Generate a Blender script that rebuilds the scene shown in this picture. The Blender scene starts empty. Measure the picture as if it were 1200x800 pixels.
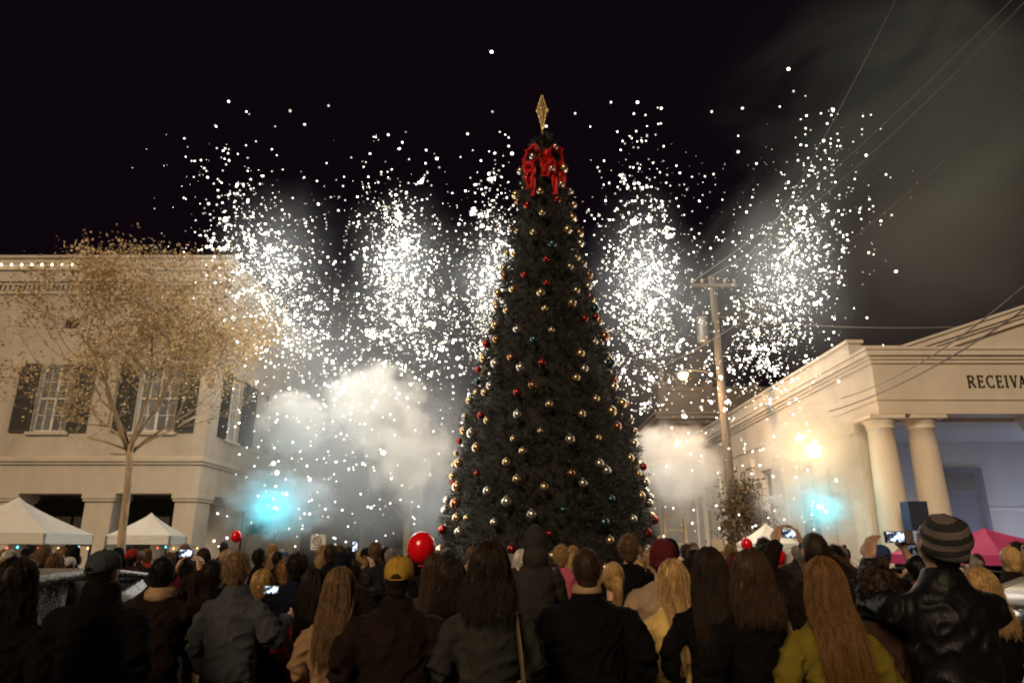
import bpy, bmesh, math, random
import numpy as np
from mathutils import Vector, Matrix, Euler, noise

R = math.radians
random.seed(11)
rng = np.random.default_rng(11)
scene = bpy.context.scene
COL = scene.collection

# ------------------------------------------------------------------ camera
H_CAM = 1.75
PITCH = math.atan(240 / 800)
CP, SP = math.cos(PITCH), math.sin(PITCH)
cam_data = bpy.data.cameras.new('camera')
cam_data.sensor_width = 36.0
cam_data.lens = 24.0
cam_data.clip_start = 0.1
cam_data.clip_end = 2000
cam = bpy.data.objects.new('camera', cam_data)
COL.objects.link(cam)
cam.location = (0, 0, H_CAM)
cam.rotation_euler = (R(90) + PITCH, 0, 0)
scene.camera = cam


def at(px, py, Y):
    """world point at distance Y along the street that lies on a survey sight line"""
    u, v = px - 600.0, 400.0 - py
    f = 800 * CP - v * SP
    w = 800 * SP + v * CP
    return Vector((u / f * Y, Y, H_CAM + w / f * Y))


# ------------------------------------------------------------------ materials
def new_mat(name):
    m = bpy.data.materials.new(name)
    m.use_nodes = True
    return m, m.node_tree.nodes, m.node_tree.links, m.node_tree.nodes['Principled BSDF']


def mat(name, col, rough=0.7, metal=0.0, var=0.15, scale=6.0, bump=0.0, bscale=60.0, stretch=None, spec=0.5, coords='Object', sheen=0.0):
    """procedural surface: base colour with noise mottling, optional fine bump"""
    m, N, L, b = new_mat(name)
    b.inputs['Roughness'].default_value = rough
    b.inputs['Metallic'].default_value = metal
    b.inputs['Specular IOR Level'].default_value = spec
    if sheen:
        b.inputs['Sheen Weight'].default_value = sheen
        b.inputs['Sheen Roughness'].default_value = 0.5
    tc = N.new('ShaderNodeTexCoord')
    src = tc.outputs[coords]
    if stretch:
        mp = N.new('ShaderNodeMapping')
        mp.inputs['Scale'].default_value = stretch
        L.new(src, mp.inputs[0])
        src = mp.outputs[0]
    n = N.new('ShaderNodeTexNoise')
    n.inputs['Scale'].default_value = scale
    n.inputs['Detail'].default_value = 6
    n.inputs['Roughness'].default_value = 0.65
    L.new(src, n.inputs['Vector'])
    r = N.new('ShaderNodeValToRGB')
    lo = [max(0, c * (1 - var)) for c in col]
    hi = [min(1, c * (1 + var)) for c in col]
    r.color_ramp.elements[0].color = (*lo, 1)
    r.color_ramp.elements[1].color = (*hi, 1)
    r.color_ramp.elements[0].position = 0.3
    r.color_ramp.elements[1].position = 0.7
    L.new(n.outputs['Fac'], r.inputs[0])
    L.new(r.outputs[0], b.inputs['Base Color'])
    if bump:
        n2 = N.new('ShaderNodeTexNoise')
        n2.inputs['Scale'].default_value = bscale
        n2.inputs['Detail'].default_value = 4
        L.new(src, n2.inputs['Vector'])
        bp = N.new('ShaderNodeBump')
        bp.inputs['Strength'].default_value = bump
        bp.inputs['Distance'].default_value = 0.02
        L.new(n2.outputs['Fac'], bp.inputs['Height'])
        L.new(bp.outputs[0], b.inputs['Normal'])
    return m


def island_mat(name, cols, rough=0.6, trans=0.0):
    """leaves and needles: colour varies from one leaf to the next"""
    m, N, L, b = new_mat(name)
    b.inputs['Roughness'].default_value = rough
    g = N.new('ShaderNodeNewGeometry')
    r = N.new('ShaderNodeValToRGB')
    e = r.color_ramp.elements
    e[0].color = (*cols[0], 1)
    e[1].color = (*cols[-1], 1)
    for i, c in enumerate(cols[1:-1]):
        x = e.new((i + 1) / (len(cols) - 1))
        x.color = (*c, 1)
    L.new(g.outputs['Random Per Island'], r.inputs[0])
    L.new(r.outputs[0], b.inputs['Base Color'])
    if trans:
        t = N.new('ShaderNodeBsdfTranslucent')
        L.new(r.outputs[0], t.inputs['Color'])
        mx = N.new('ShaderNodeMixShader')
        mx.inputs[0].default_value = trans
        L.new(b.outputs[0], mx.inputs[1])
        L.new(t.outputs[0], mx.inputs[2])
        L.new(mx.outputs[0], N['Material Output'].inputs['Surface'])
    return m


def glow(name, col, strength, sampled=False):
    m, N, L, b = new_mat(name)
    N.remove(b)
    e = N.new('ShaderNodeEmission')
    e.inputs['Color'].default_value = (*col, 1)
    e.inputs['Strength'].default_value = strength
    L.new(e.outputs[0], N['Material Output'].inputs['Surface'])
    if not sampled:
        m.cycles.emission_sampling = 'NONE'
    return m


def smoke_mat(name, col, dens, edge=0.55, nscale=1.6, contrast=1.0, detail=4, aniso=0.0, warp=0.5, seed=0.0, stretch=(1, 1, 1)):
    """smoke: density falls off towards the edge of its puff and is broken up by noise"""
    m, N, L, b = new_mat(name)
    N.remove(b)
    tc = N.new('ShaderNodeTexCoord')
    mp = N.new('ShaderNodeMapping')
    mp.inputs['Location'].default_value = (seed, seed * 0.7, -seed * 1.3)
    mp.inputs['Scale'].default_value = stretch
    L.new(tc.outputs['Object'], mp.inputs[0])
    n = N.new('ShaderNodeTexNoise')
    n.inputs['Scale'].default_value = nscale
    n.inputs['Detail'].default_value = detail
    n.inputs['Roughness'].default_value = 0.6
    n.inputs['Distortion'].default_value = warp
    L.new(mp.outputs[0], n.inputs['Vector'])
    ln = N.new('ShaderNodeVectorMath')
    ln.operation = 'LENGTH'
    L.new(tc.outputs['Object'], ln.inputs[0])
    # radius + contrast*(noise-0.5)
    a = N.new('ShaderNodeMath'); a.operation = 'SUBTRACT'
    L.new(n.outputs['Fac'], a.inputs[0]); a.inputs[1].default_value = 0.5
    c = N.new('ShaderNodeMath'); c.operation = 'MULTIPLY_ADD'
    L.new(a.outputs[0], c.inputs[0]); c.inputs[1].default_value = contrast
    L.new(ln.outputs['Value'], c.inputs[2])
    mr = N.new('ShaderNodeMapRange')
    mr.interpolation_type = 'SMOOTHSTEP'
    mr.inputs['From Min'].default_value = 0.95
    mr.inputs['From Max'].default_value = 0.95 - edge
    mr.inputs['To Min'].default_value = 0.0
    mr.inputs['To Max'].default_value = dens
    L.new(c.outputs[0], mr.inputs['Value'])
    # nothing reaches the boundary of the puff
    mr2 = N.new('ShaderNodeMapRange')
    mr2.inputs['From Min'].default_value = 1.0
    mr2.inputs['From Max'].default_value = 0.82
    L.new(ln.outputs['Value'], mr2.inputs['Value'])
    mu = N.new('ShaderNodeMath'); mu.operation = 'MULTIPLY'
    L.new(mr.outputs[0], mu.inputs[0]); L.new(mr2.outputs[0], mu.inputs[1])
    v = N.new('ShaderNodeVolumePrincipled')
    v.inputs['Color'].default_value = (*col, 1)
    v.inputs['Anisotropy'].default_value = aniso
    L.new(mu.outputs[0], v.inputs['Density'])
    L.new(v.outputs[0], N['Material Output'].inputs['Volume'])
    m.cycles.volume_step_rate = .6 if dens > .8 else 1.0
    return m


# ------------------------------------------------------------------ mesh helpers
class MB:
    def __init__(self):
        self.v, self.f, self.mi = [], [], []
        self.cur = 0

    def add(self, vs, fs):
        o = len(self.v)
        self.v += [tuple(p) for p in vs]
        for f in fs:
            self.f.append(tuple(i + o for i in f))
            self.mi.append(self.cur)

    def box(self, x0, x1, y0, y1, z0, z1):
        v = [(x0, y0, z0), (x1, y0, z0), (x1, y1, z0), (x0, y1, z0), (x0, y0, z1), (x1, y0, z1), (x1, y1, z1), (x0, y1, z1)]
        self.add(v, [(3, 2, 1, 0), (4, 5, 6, 7), (0, 1, 5, 4), (1, 2, 6, 5), (2, 3, 7, 6), (3, 0, 4, 7)])

    def loft(self, rings):
        """rings: list of equally long vertex lists; capped"""
        n = len(rings[0])
        vs = [p for r in rings for p in r]
        fs = []
        for i in range(len(rings) - 1):
            for j in range(n):
                a, b = i * n + j, i * n + (j + 1) % n
                fs.append((a, b, b + n, a + n))
        fs.append(tuple(reversed(range(n))))
        k = (len(rings) - 1) * n
        fs.append(tuple(range(k, k + n)))
        self.add(vs, fs)

    def zloft(self, rows, seg=20):
        """rows: (z, rx, ry, cy[, cx]) ellipses"""
        rings = []
        for r in rows:
            z, rx, ry, cy = r[:4]
            cx = r[4] if len(r) > 4 else 0
            rings.append([(cx + rx * math.cos(2 * math.pi * k / seg), cy + ry * math.sin(2 * math.pi * k / seg), z) for k in range(seg)])
        self.loft(rings)

    def tube(self, pts, rad, seg=10, flat=1.0, up=None):
        pts = [Vector(p) for p in pts]
        if not hasattr(rad, '__len__'):
            rad = [rad] * len(pts)
        rings = []
        prev = None
        for i, p in enumerate(pts):
            d = (pts[min(i + 1, len(pts) - 1)] - pts[max(i - 1, 0)])
            if d.length < 1e-9:
                d = Vector((0, 0, 1))
            d.normalize()
            if prev is None:
                ref = Vector(up) if up else (Vector((0, 0, 1)) if abs(d.z) < 0.9 else Vector((0, 1, 0)))
                s = d.cross(ref).normalized()
            else:
                s = (prev - d * prev.dot(d))
                s = s.normalized() if s.length > 1e-6 else d.orthogonal().normalized()
            prev = s
            t = d.cross(s)
            rings.append([p + (s * math.cos(2 * math.pi * k / seg) + t * (flat * math.sin(2 * math.pi * k / seg))) * rad[i] for k in range(seg)])
        self.loft(rings)

    def ell(self, c, r, seg=18, rows=12, rot=None):
        c = Vector(c)
        M = Euler(rot).to_matrix() if rot else None
        vs, fs = [], []

        def P(a, b):
            p = Vector((r[0] * math.sin(a) * math.cos(b), r[1] * math.sin(a) * math.sin(b), r[2] * math.cos(a)))
            return c + (M @ p if M else p)
        vs.append(P(0, 0))
        for i in range(1, rows):
            for j in range(seg):
                vs.append(P(math.pi * i / rows, 2 * math.pi * j / seg))
        vs.append(P(math.pi, 0))
        for j in range(seg):
            fs.append((0, 1 + j, 1 + (j + 1) % seg))
        for i in range(rows - 2):
            for j in range(seg):
                a, b = 1 + i * seg + j, 1 + i * seg + (j + 1) % seg
                fs.append((a, a + seg, b + seg, b))
        e = len(vs) - 1
        k = 1 + (rows - 2) * seg
        for j in range(seg):
            fs.append((e, k + (j + 1) % seg, k + j))
        self.add(vs, fs)

    def lathe(self, prof, c=(0, 0, 0), seg=24):
        """prof: (r, z) from bottom to top"""
        rings = []
        for r, z in prof:
            rings.append([(c[0] + r * math.cos(2 * math.pi * k / seg), c[1] + r * math.sin(2 * math.pi * k / seg), c[2] + z) for k in range(seg)])
        self.loft(rings)

    def prism(self, poly, y0, y1):
        """polygon in x,z (counter-clockwise seen from -y) pushed from y0 to y1"""
        n = len(poly)
        vs = [(x, y0, z) for x, z in poly] + [(x, y1, z) for x, z in poly]
        fs = [tuple(range(n)), tuple(reversed(range(n, 2 * n)))]
        for i in range(n):
            j = (i + 1) % n
            fs.append((i, n + i, n + j, j))
        self.add(vs, fs)

    def xprism(self, poly, x0, x1):
        """polygon in y,z pushed along x"""
        n = len(poly)
        vs = [(x0, y, z) for y, z in poly] + [(x1, y, z) for y, z in poly]
        fs = [tuple(range(n)), tuple(reversed(range(n, 2 * n)))]
        for i in range(n):
            j = (i + 1) % n
            fs.append((i, n + i, n + j, j))
        self.add(vs, fs)

    def mesh(self, name, smooth=False):
        me = bpy.data.meshes.new(name)
        me.from_pydata(self.v, [], self.f)
        me.polygons.foreach_set('material_index', self.mi)
        bm = bmesh.new()
        bm.from_mesh(me)
        bmesh.ops.recalc_face_normals(bm, faces=bm.faces)
        bm.to_mesh(me)
        bm.free()
        if smooth:
            me.shade_smooth()
        return me

    def build(self, name, m, parent=None, smooth=False, bevel=0.0, loc=None):
        me = self.mesh(name, smooth)
        for x in (m if isinstance(m, (list, tuple)) else [m]):
            me.materials.append(x)
        return link(name, me, parent, bevel, loc)


def link(name, me, parent=None, bevel=0.0, loc=None):
    o = bpy.data.objects.new(name, me)
    COL.objects.link(o)
    if parent:
        o.parent = parent
    if loc is not None:
        o.location = loc
    if bevel:
        b = o.modifiers.new('bevel', 'BEVEL')
        b.width = bevel
        b.segments = 2
        b.limit_method = 'ANGLE'
    return o


def tag(o, label=None, cat=None, group=None, kind=None):
    if label: o['label'] = label
    if cat: o['category'] = cat
    if group: o['group'] = group
    if kind: o['kind'] = kind
    return o


def empty(name, loc, label=None, cat=None, group=None, rz=0):
    o = bpy.data.objects.new(name, None)
    COL.objects.link(o)
    o.location = loc
    o.rotation_euler = (0, 0, rz)
    o.empty_display_size = 0.2
    return tag(o, label, cat, group)


def copy_tree(o, parent=None):
    c = o.copy()
    COL.objects.link(c)
    c.parent = parent
    if parent:
        c.matrix_parent_inverse = o.matrix_parent_inverse.copy()
    for ch in [x for x in o.children]:
        copy_tree(ch, c)
    return c


def fast_mesh(name, verts, faces_n, mats, idx=None, smooth=False):
    """verts (n,3); faces: consecutive vertices, faces_n corners each (or an index array)"""
    me = bpy.data.meshes.new(name)
    nv = len(verts)
    me.vertices.add(nv)
    me.vertices.foreach_set('co', np.asarray(verts, dtype=np.float32).ravel())
    if idx is None:
        idx = np.arange(nv, dtype=np.int32).reshape(-1, faces_n)
    nf = len(idx)
    me.loops.add(nf * faces_n)
    me.loops.foreach_set('vertex_index', np.asarray(idx, dtype=np.int32).ravel())
    me.polygons.add(nf)
    me.polygons.foreach_set('loop_start', np.arange(0, nf * faces_n, faces_n, dtype=np.int32))
    me.update(calc_edges=True)
    if smooth:
        me.shade_smooth()
    for m in mats:
        me.materials.append(m)
    return me


def remesh(mb, voxel, smooth=4, fac=0.5):
    """fuse overlapping closed shapes into one continuous surface"""
    me = mb.mesh('tmp')
    o = bpy.data.objects.new('tmp', me)
    COL.objects.link(o)
    md = o.modifiers.new('r', 'REMESH')
    md.mode = 'VOXEL'
    md.voxel_size = voxel
    if smooth:
        s = o.modifiers.new('s', 'SMOOTH')
        s.iterations = smooth
        s.factor = fac
    dg = bpy.context.evaluated_depsgraph_get()
    out = bpy.data.meshes.new_from_object(o.evaluated_get(dg))
    bpy.data.objects.remove(o)
    bpy.data.meshes.remove(me)
    out.shade_smooth()
    return out


def verts_of(me):
    a = np.empty(len(me.vertices) * 3, dtype=np.float32)
    me.vertices.foreach_get('co', a)
    return a.reshape(-1, 3)


def normals_of(me):
    a = np.empty(len(me.vertices) * 3, dtype=np.float32)
    me.vertex_normals.foreach_get('vector', a)
    return a.reshape(-1, 3)


def set_verts(me, a):
    me.vertices.foreach_set('co', a.astype(np.float32).ravel())
    me.update()
    me.shade_smooth()


def displace(me, f):
    a, n = verts_of(me), normals_of(me)
    d = np.array([f(p) for p in a], dtype=np.float32)
    set_verts(me, a + n * d[:, None])


def strands(paths, rad):
    """paths (n,k,3): thin tapered three-sided hairs; returns verts, quad index"""
    paths = np.asarray(paths, dtype=np.float32)
    n, k, _ = paths.shape
    t = np.gradient(paths, axis=1)
    t /= np.linalg.norm(t, axis=2, keepdims=True) + 1e-9
    ref = np.array([0.31, 0.87, 0.38], dtype=np.float32)
    s = np.cross(t, ref)
    s /= np.linalg.norm(s, axis=2, keepdims=True) + 1e-9
    b = np.cross(t, s)
    taper = np.linspace(1, 0.35, k)[None, :, None]
    ring = []
    for q in range(3):
        a = 2 * math.pi * q / 3
        ring.append(paths + (s * math.cos(a) + b * math.sin(a)) * rad * taper)
    V = np.stack(ring, axis=2)              # n,k,3,3
    base = (np.arange(n)[:, None, None] * k + np.arange(k - 1)[None, :, None]) * 3
    q = np.arange(3)[None, None, :]
    q2 = (q + 1) % 3
    F = np.stack([base + q, base + q2, base + 3 + q2, base + 3 + q], axis=-1)
    return V.reshape(-1, 3), F.reshape(-1, 4)


def join_strands(me, paths, rad):
    V, F = strands(paths, rad)
    a = verts_of(me)
    nl = len(me.loops)
    old = np.empty(nl, dtype=np.int32)
    me.loops.foreach_get('vertex_index', old)
    tot = np.empty(len(me.polygons), dtype=np.int32)
    me.polygons.foreach_get('loop_total', tot)
    out = bpy.data.meshes.new(me.name)
    out.vertices.add(len(a) + len(V))
    out.vertices.foreach_set('co', np.concatenate([a, V]).astype(np.float32).ravel())
    li = np.concatenate([old, (F + len(a)).ravel().astype(np.int32)])
    out.loops.add(len(li))
    out.loops.foreach_set('vertex_index', li)
    tt = np.concatenate([tot, np.full(len(F), 4, dtype=np.int32)])
    ls = np.concatenate([[0], np.cumsum(tt)[:-1]]).astype(np.int32)
    out.polygons.add(len(tt))
    out.polygons.foreach_set('loop_start', ls)
    out.update(calc_edges=True)
    out.shade_smooth()
    bpy.data.meshes.remove(me)
    return out
EXPOSURE = 0.0
SUN = 2.1
FW = 1.0
FLR = 1.0
SMK = 1.0

# ------------------------------------------------------------------ people
PIV = Vector((0, -0.005, 1.53))          # where head, hair and hats turn on the neck
BUILD = {  # shoulder width factor, depth factor, limb factor
    'stout': (1.16, 1.22, 1.12), 'man': (1.03, 1.03, 1.0), 'slim': (0.94, 0.92, 0.92), 'woman': (0.88, 0.9, 0.86), 'child': (0.92, 1.0, 0.95)}
# elbow and wrist for (left, right); x is given for the right side and mirrored
POSE = {
    'down': [((.265, -.03, 1.14), (.27, .05, .90))] * 2,
    'pockets': [((.29, -.07, 1.14), (.215, .10, .97))] * 2,
    'front': [((.27, .02, 1.15), (.10, .27, 1.12))] * 2,
    'phone_both': [((.29, .17, 1.36), (.10, .40, 1.64))] * 2,
    'phone_left': [((.25, .24, 1.36), (.17, .38, 1.64)), ((.28, -.03, 1.14), (.25, .08, .92))],
    'phone_right': [((.28, -.03, 1.14), (.25, .08, .92)), ((.26, .20, 1.36), (.13, .42, 1.66))],
    'beanie_man': [((.205, .27, 1.33), (.105, .40, 1.565)), ((.22, .25, 1.33), (.085, .40, 1.575))],
    'low_phone': [((.28, -.02, 1.14), (.24, .08, .92)), ((.31, .00, 1.17), (.25, .27, 1.28))],
    'sit': [((.24, .06, 1.18), (.16, .22, 1.06))] * 2,
}


def arm_pts(bw, pose, side):
    e, w = POSE[pose][0 if side < 0 else 1]
    sh = Vector((side * .178 * bw, -.012, 1.415))
    k = 0.55 + 0.45 * bw
    return sh, Vector((side * e[0] * k, e[1], e[2])), Vector((side * w[0] * k, w[1], w[2]))


def add_hand(mb, w, d, n, side, curl=0.5):
    """palm and five separate fingers from the wrist; d towards the fingers, n out of the palm"""
    d = d.normalized()
    n = (n - d * n.dot(d)).normalized()
    s = d.cross(n).normalized()
    pe = w + d * 0.088
    rings = []
    for t, wd, th in ((-.03, .026, .024), (0, .027, .020), (.03, .038, .016), (.065, .043, .015), (.09, .041, .012)):
        rings.append([w + d * t + s * (wd * math.cos(2 * math.pi * k / 12)) + n * (th * math.sin(2 * math.pi * k / 12)) for k in range(12)])
    mb.loft(rings)
    for off, ln in ((-.031, .066), (-.0105, .078), (.0105, .084), (.031, .072)):
        p = pe + s * off - d * .02
        pts, a = [p], 0.15
        for q in (.44, .31, .25):
            a += curl * (0.5 + 0.5 * (q < .44))
            p = p + (d * math.cos(a) + n * math.sin(a)) * (ln * q + (.02 if q == .44 else 0))
            pts.append(p)
        mb.tube(pts, [.0095, .009, .0083, .007], 8)
    # the thumb leaves the side of the palm near its base
    p = w + d * .022 + s * (.03 * side)
    mb.tube([p - d * .01 - s * .012 * side, p + (s * side * .6 + d * .6) * .034, p + (s * side * .6 + d) * .045 + n * .012, p + (s * side * .45 + d) * .066 + n * .026], [.015, .0125, .0105, .008], 8)


_cache = {}


def body_mesh(build, pose, fine=False):
    key = ('body', build, pose, fine)
    if key in _cache:
        return _cache[key]
    bw, bd, bl = BUILD[build]
    mb = MB()
    mb.zloft([(.80, .15 * bw, .11 * bd, 0), (.92, .155 * bw, .115 * bd, 0), (1.08, .135 * bw, .095 * bd, 0), (1.26, .16 * bw, .11 * bd, -.005), (1.36, .15 * bw, .10 * bd, -.01), (1.41, .10 * bw, .075, -.01), (1.46, .055, .055, -.008)])
    mb.zloft([(1.40, .062, .062, -.012), (1.5, .054, .056, -.008), (1.58, .052, .056, .0)])
    hb = MB()                                  # head, turned slightly up towards the tree
    hb.ell((0, .005, .118), (.075, .094, .104), 24, 16)
    hb.ell((0, .022, .045), (.055, .066, .058), 18, 12)
    hb.ell((0, .072, .018), (.024, .02, .018), 12, 8)
    hb.tube([(0, .092, .125), (0, .112, .088), (0, .094, .074)], [.009, .015, .013], 8)
    for s in (-1, 1):
        hb.ell((s * .077, -.008, .10), (.009, .018, .031), 10, 8, (0, s * .2, s * -.35))
        hb.ell((s * .030, .085, .118), (.013, .010, .008), 10, 8)
        hb.tube([(s * .012, .095, .138), (s * .03, .095, .142), (s * .05, .08, .136)], .006, 6)
    hb.tube([(-.022, .080, .045), (0, .089, .046), (.022, .080, .045)], [.005, .008, .005], 6)
    hb.tube([(-.02, .078, .035), (0, .086, .034), (.02, .078, .035)], [.005, .008, .005], 6)
    T = Euler((R(8), 0, 0)).to_matrix()
    mb.add([PIV + T @ Vector(v) for v in hb.v], hb.f)
    for s in (-1, 1):
        sh, el, wr = arm_pts(bw, pose, s)
        sh = sh + Vector((-s * .03, 0, -.06))
        el = el.lerp((sh + wr) * .5, .32)
        mb.tube([sh, sh.lerp(el, .5), el], [.045 * bl, .040 * bl, .033 * bl], 10)
        mb.tube([el, el.lerp(wr, .35), wr], [.033 * bl, .034 * bl, .026], 10)
        d = (wr - el).normalized()
        up = wr.z > 1.5
        if up:
            d = (d * .35 + Vector((-s * .10, .05, .9))).normalized()
            add_hand(mb, wr, d, Vector((-s * .9, .45, 0)), 1 if s < 0 else -1, .55)
        else:
            add_hand(mb, wr, d, Vector((-s, .15, 0)), 1 if s < 0 else -1, .3)
        x = s * .09 * (0.6 + .4 * bw)
        mb.tube([(x * .9, 0, .90), (x, .015, .50), (x * 1.05, -.015, .28), (x, -.02, .07)], [.085 * bl, .055, .056, .036], 12)
        mb.zloft([(.0, .040, .11, .045, x), (.045, .040, .11, .045, x), (.075, .034, .05, .0, x)], 12)
    me = remesh(mb, .0075 if fine else .013, 3)
    me.name = 'body'
    _cache[key] = me
    return me


def trousers_mesh(build):
    key = ('trousers', build)
    if key in _cache:
        return _cache[key]
    bw, bd, bl = BUILD[build]
    mb = MB()
    mb.zloft([(.78, .165 * bw, .12 * bd, 0), (.90, .18 * bw, .135 * bd, -.005), (1.0, .172 * bw, .125 * bd, 0), (1.06, .16 * bw, .115 * bd, 0)])
    for s in (-1, 1):
        x = s * .09 * (0.6 + .4 * bw)
        mb.tube([(x * .95, 0, .90), (x, .02, .52), (x * 1.05, -.005, .30), (x, -.01, .045)], [.105 * bl, .082 * bl, .075, .068], 14)
    me = remesh(mb, .02, 4)
    displace(me, lambda p: .006 * noise.noise(Vector((p[0] * 14, p[1] * 14, p[2] * 22))))
    me.name = 'trousers'
    _cache[key] = me
    return me


def shoe_mesh():
    if 'shoe' in _cache:
        return _cache['shoe']
    mb = MB()
    mb.zloft([(-.002, .05, .15, .045), (.03, .05, .148, .045), (.06, .046, .12, .03), (.085, .045, .07, -.01), (.11, .048, .06, -.02)], 18)
    me = mb.mesh('shoe', True)
    _cache['shoe'] = me
    return me


def coat_mesh(build, pose, hem=.80, collar='stand', fine=False, puff=0.0, seed=0):
    key = ('coat', build, pose, hem, collar, fine, puff, seed)
    if key in _cache:
        return _cache[key]
    bw, bd, bl = BUILD[build]
    mb = MB()
    fl = .02 if build == 'woman' else 0
    p = puff
    rows = [(hem, (.185 + fl + p) * bw, (.135 + fl * .6 + p) * bd, 0), ]
    for z, rx, ry, cy in ((.62, .195, .14, 0), (.80, .188 + fl, .14, 0), (.95, .186, .138, -.002), (1.08, (.172 if build != 'woman' else .158), .128, -.004), (1.22, .188, .137, -.01), (1.33, .196, .135, -.014)):
        if z > hem + .05:
            rows.append((z, (rx + p) * bw, (ry + p) * bd, cy))
    rows += [(1.385, .188 * bw, .122 * bd, -.014), (1.42, .165 * bw, .108, -.013), (1.45, .128 * bw, .094, -.012), (1.478, .088, .082, -.012)]
    if collar == 'stand':
        rows += [(1.50, .074, .074, -.008), (1.535, .072, .072, -.004)]
    elif collar == 'none':
        rows += [(1.485, .07, .07, -.008)]
    else:
        rows += [(1.50, .074, .074, -.008), (1.52, .072, .072, -.004)]
    mb.zloft(rows, 28)
    for s in (-1, 1):
        sh, el, wr = arm_pts(bw, pose, s)
        sh2 = sh + Vector((-s * .045, 0, -.045))
        c = wr - (wr - el).normalized() * .012
        mb.tube([sh2, sh + Vector((s * .012, 0, -.075)), sh.lerp(el, .55) + Vector((s * .006, 0, 0)), el], [(.075 + p) * bl, (.079 + p) * bl, (.074 + p) * bl, (.071 + p) * bl], 16)
        mb.tube([el, el.lerp(c, .5), c], [(.071 + p) * bl, (.062 + p) * bl, .050 * bl + p * .5], 14)
        mb.tube([c - (c - el).normalized() * .03, c], [.049 * bl + p * .5, .050 * bl + p * .5], 14)
    if collar == 'fold':
        mb.zloft([(1.455, .098, .096, -.018), (1.47, .104, .10, -.018), (1.53, .076, .078, -.01), (1.535, .07, .07, -.008)], 24)
    if collar == 'hood':
        mb.ell((0, -.095, 1.475), (.115, .058, .075), 18, 12, (R(25), 0, 0))
        mb.ell((0, -.06, 1.50), (.10, .07, .05), 18, 12)
    if collar == 'thick':
        mb.zloft([(1.44, .125, .105, -.015), (1.50, .108, .105, -.02), (1.56, .098, .10, -.018), (1.575, .09, .09, -.012)], 24)
    me = remesh(mb, .013 if fine else .019, 9)
    o = Vector((seed * 3.1, seed * 1.7, 0))

    def wr(p):
        v = Vector(p)
        w = (v.z < 1.42)
        a = noise.noise(Vector((v.x * 7, v.y * 7, v.z * 9)) + o) * .008
        b = (1 - abs(noise.noise(Vector((v.x * 8 + v.z * 6, v.y * 9, v.z * 12 - v.x * 9)) + o))) ** 4 * .019 - .006
        return (a + b) * (1 if w else .35)
    displace(me, wr)
    me.name = 'coat'
    _cache[key] = me
    return me


HC = Vector((0, -.004, .118))


def hairline(a):
    """pull the front of a hair shell inside the face below the hairline"""
    m = (a[:, 1] > .045) & (a[:, 2] < .185)
    k = np.clip((a[:, 1] - .045) / .02, 0, 1) * np.clip((.185 - a[:, 2]) / .02, 0, 1)
    a[:, 1] -= np.where(m, k * .05, 0)
    a[:, 0] *= 1 - np.where(m, k * .35, 0)
    return a


def scalp(n, back_only=False):
    """random points and normals over the top, sides and back of the head"""
    out = []
    while len(out) < n:
        v = rng.normal(size=3)
        v /= np.linalg.norm(v)
        if v[1] > .55 and v[2] < .62:
            continue
        if v[2] < -.75 or (v[1] > .2 and v[2] < -.1):
            continue
        if back_only and v[1] > .35:
            continue
        out.append(v)
    return np.array(out)


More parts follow.
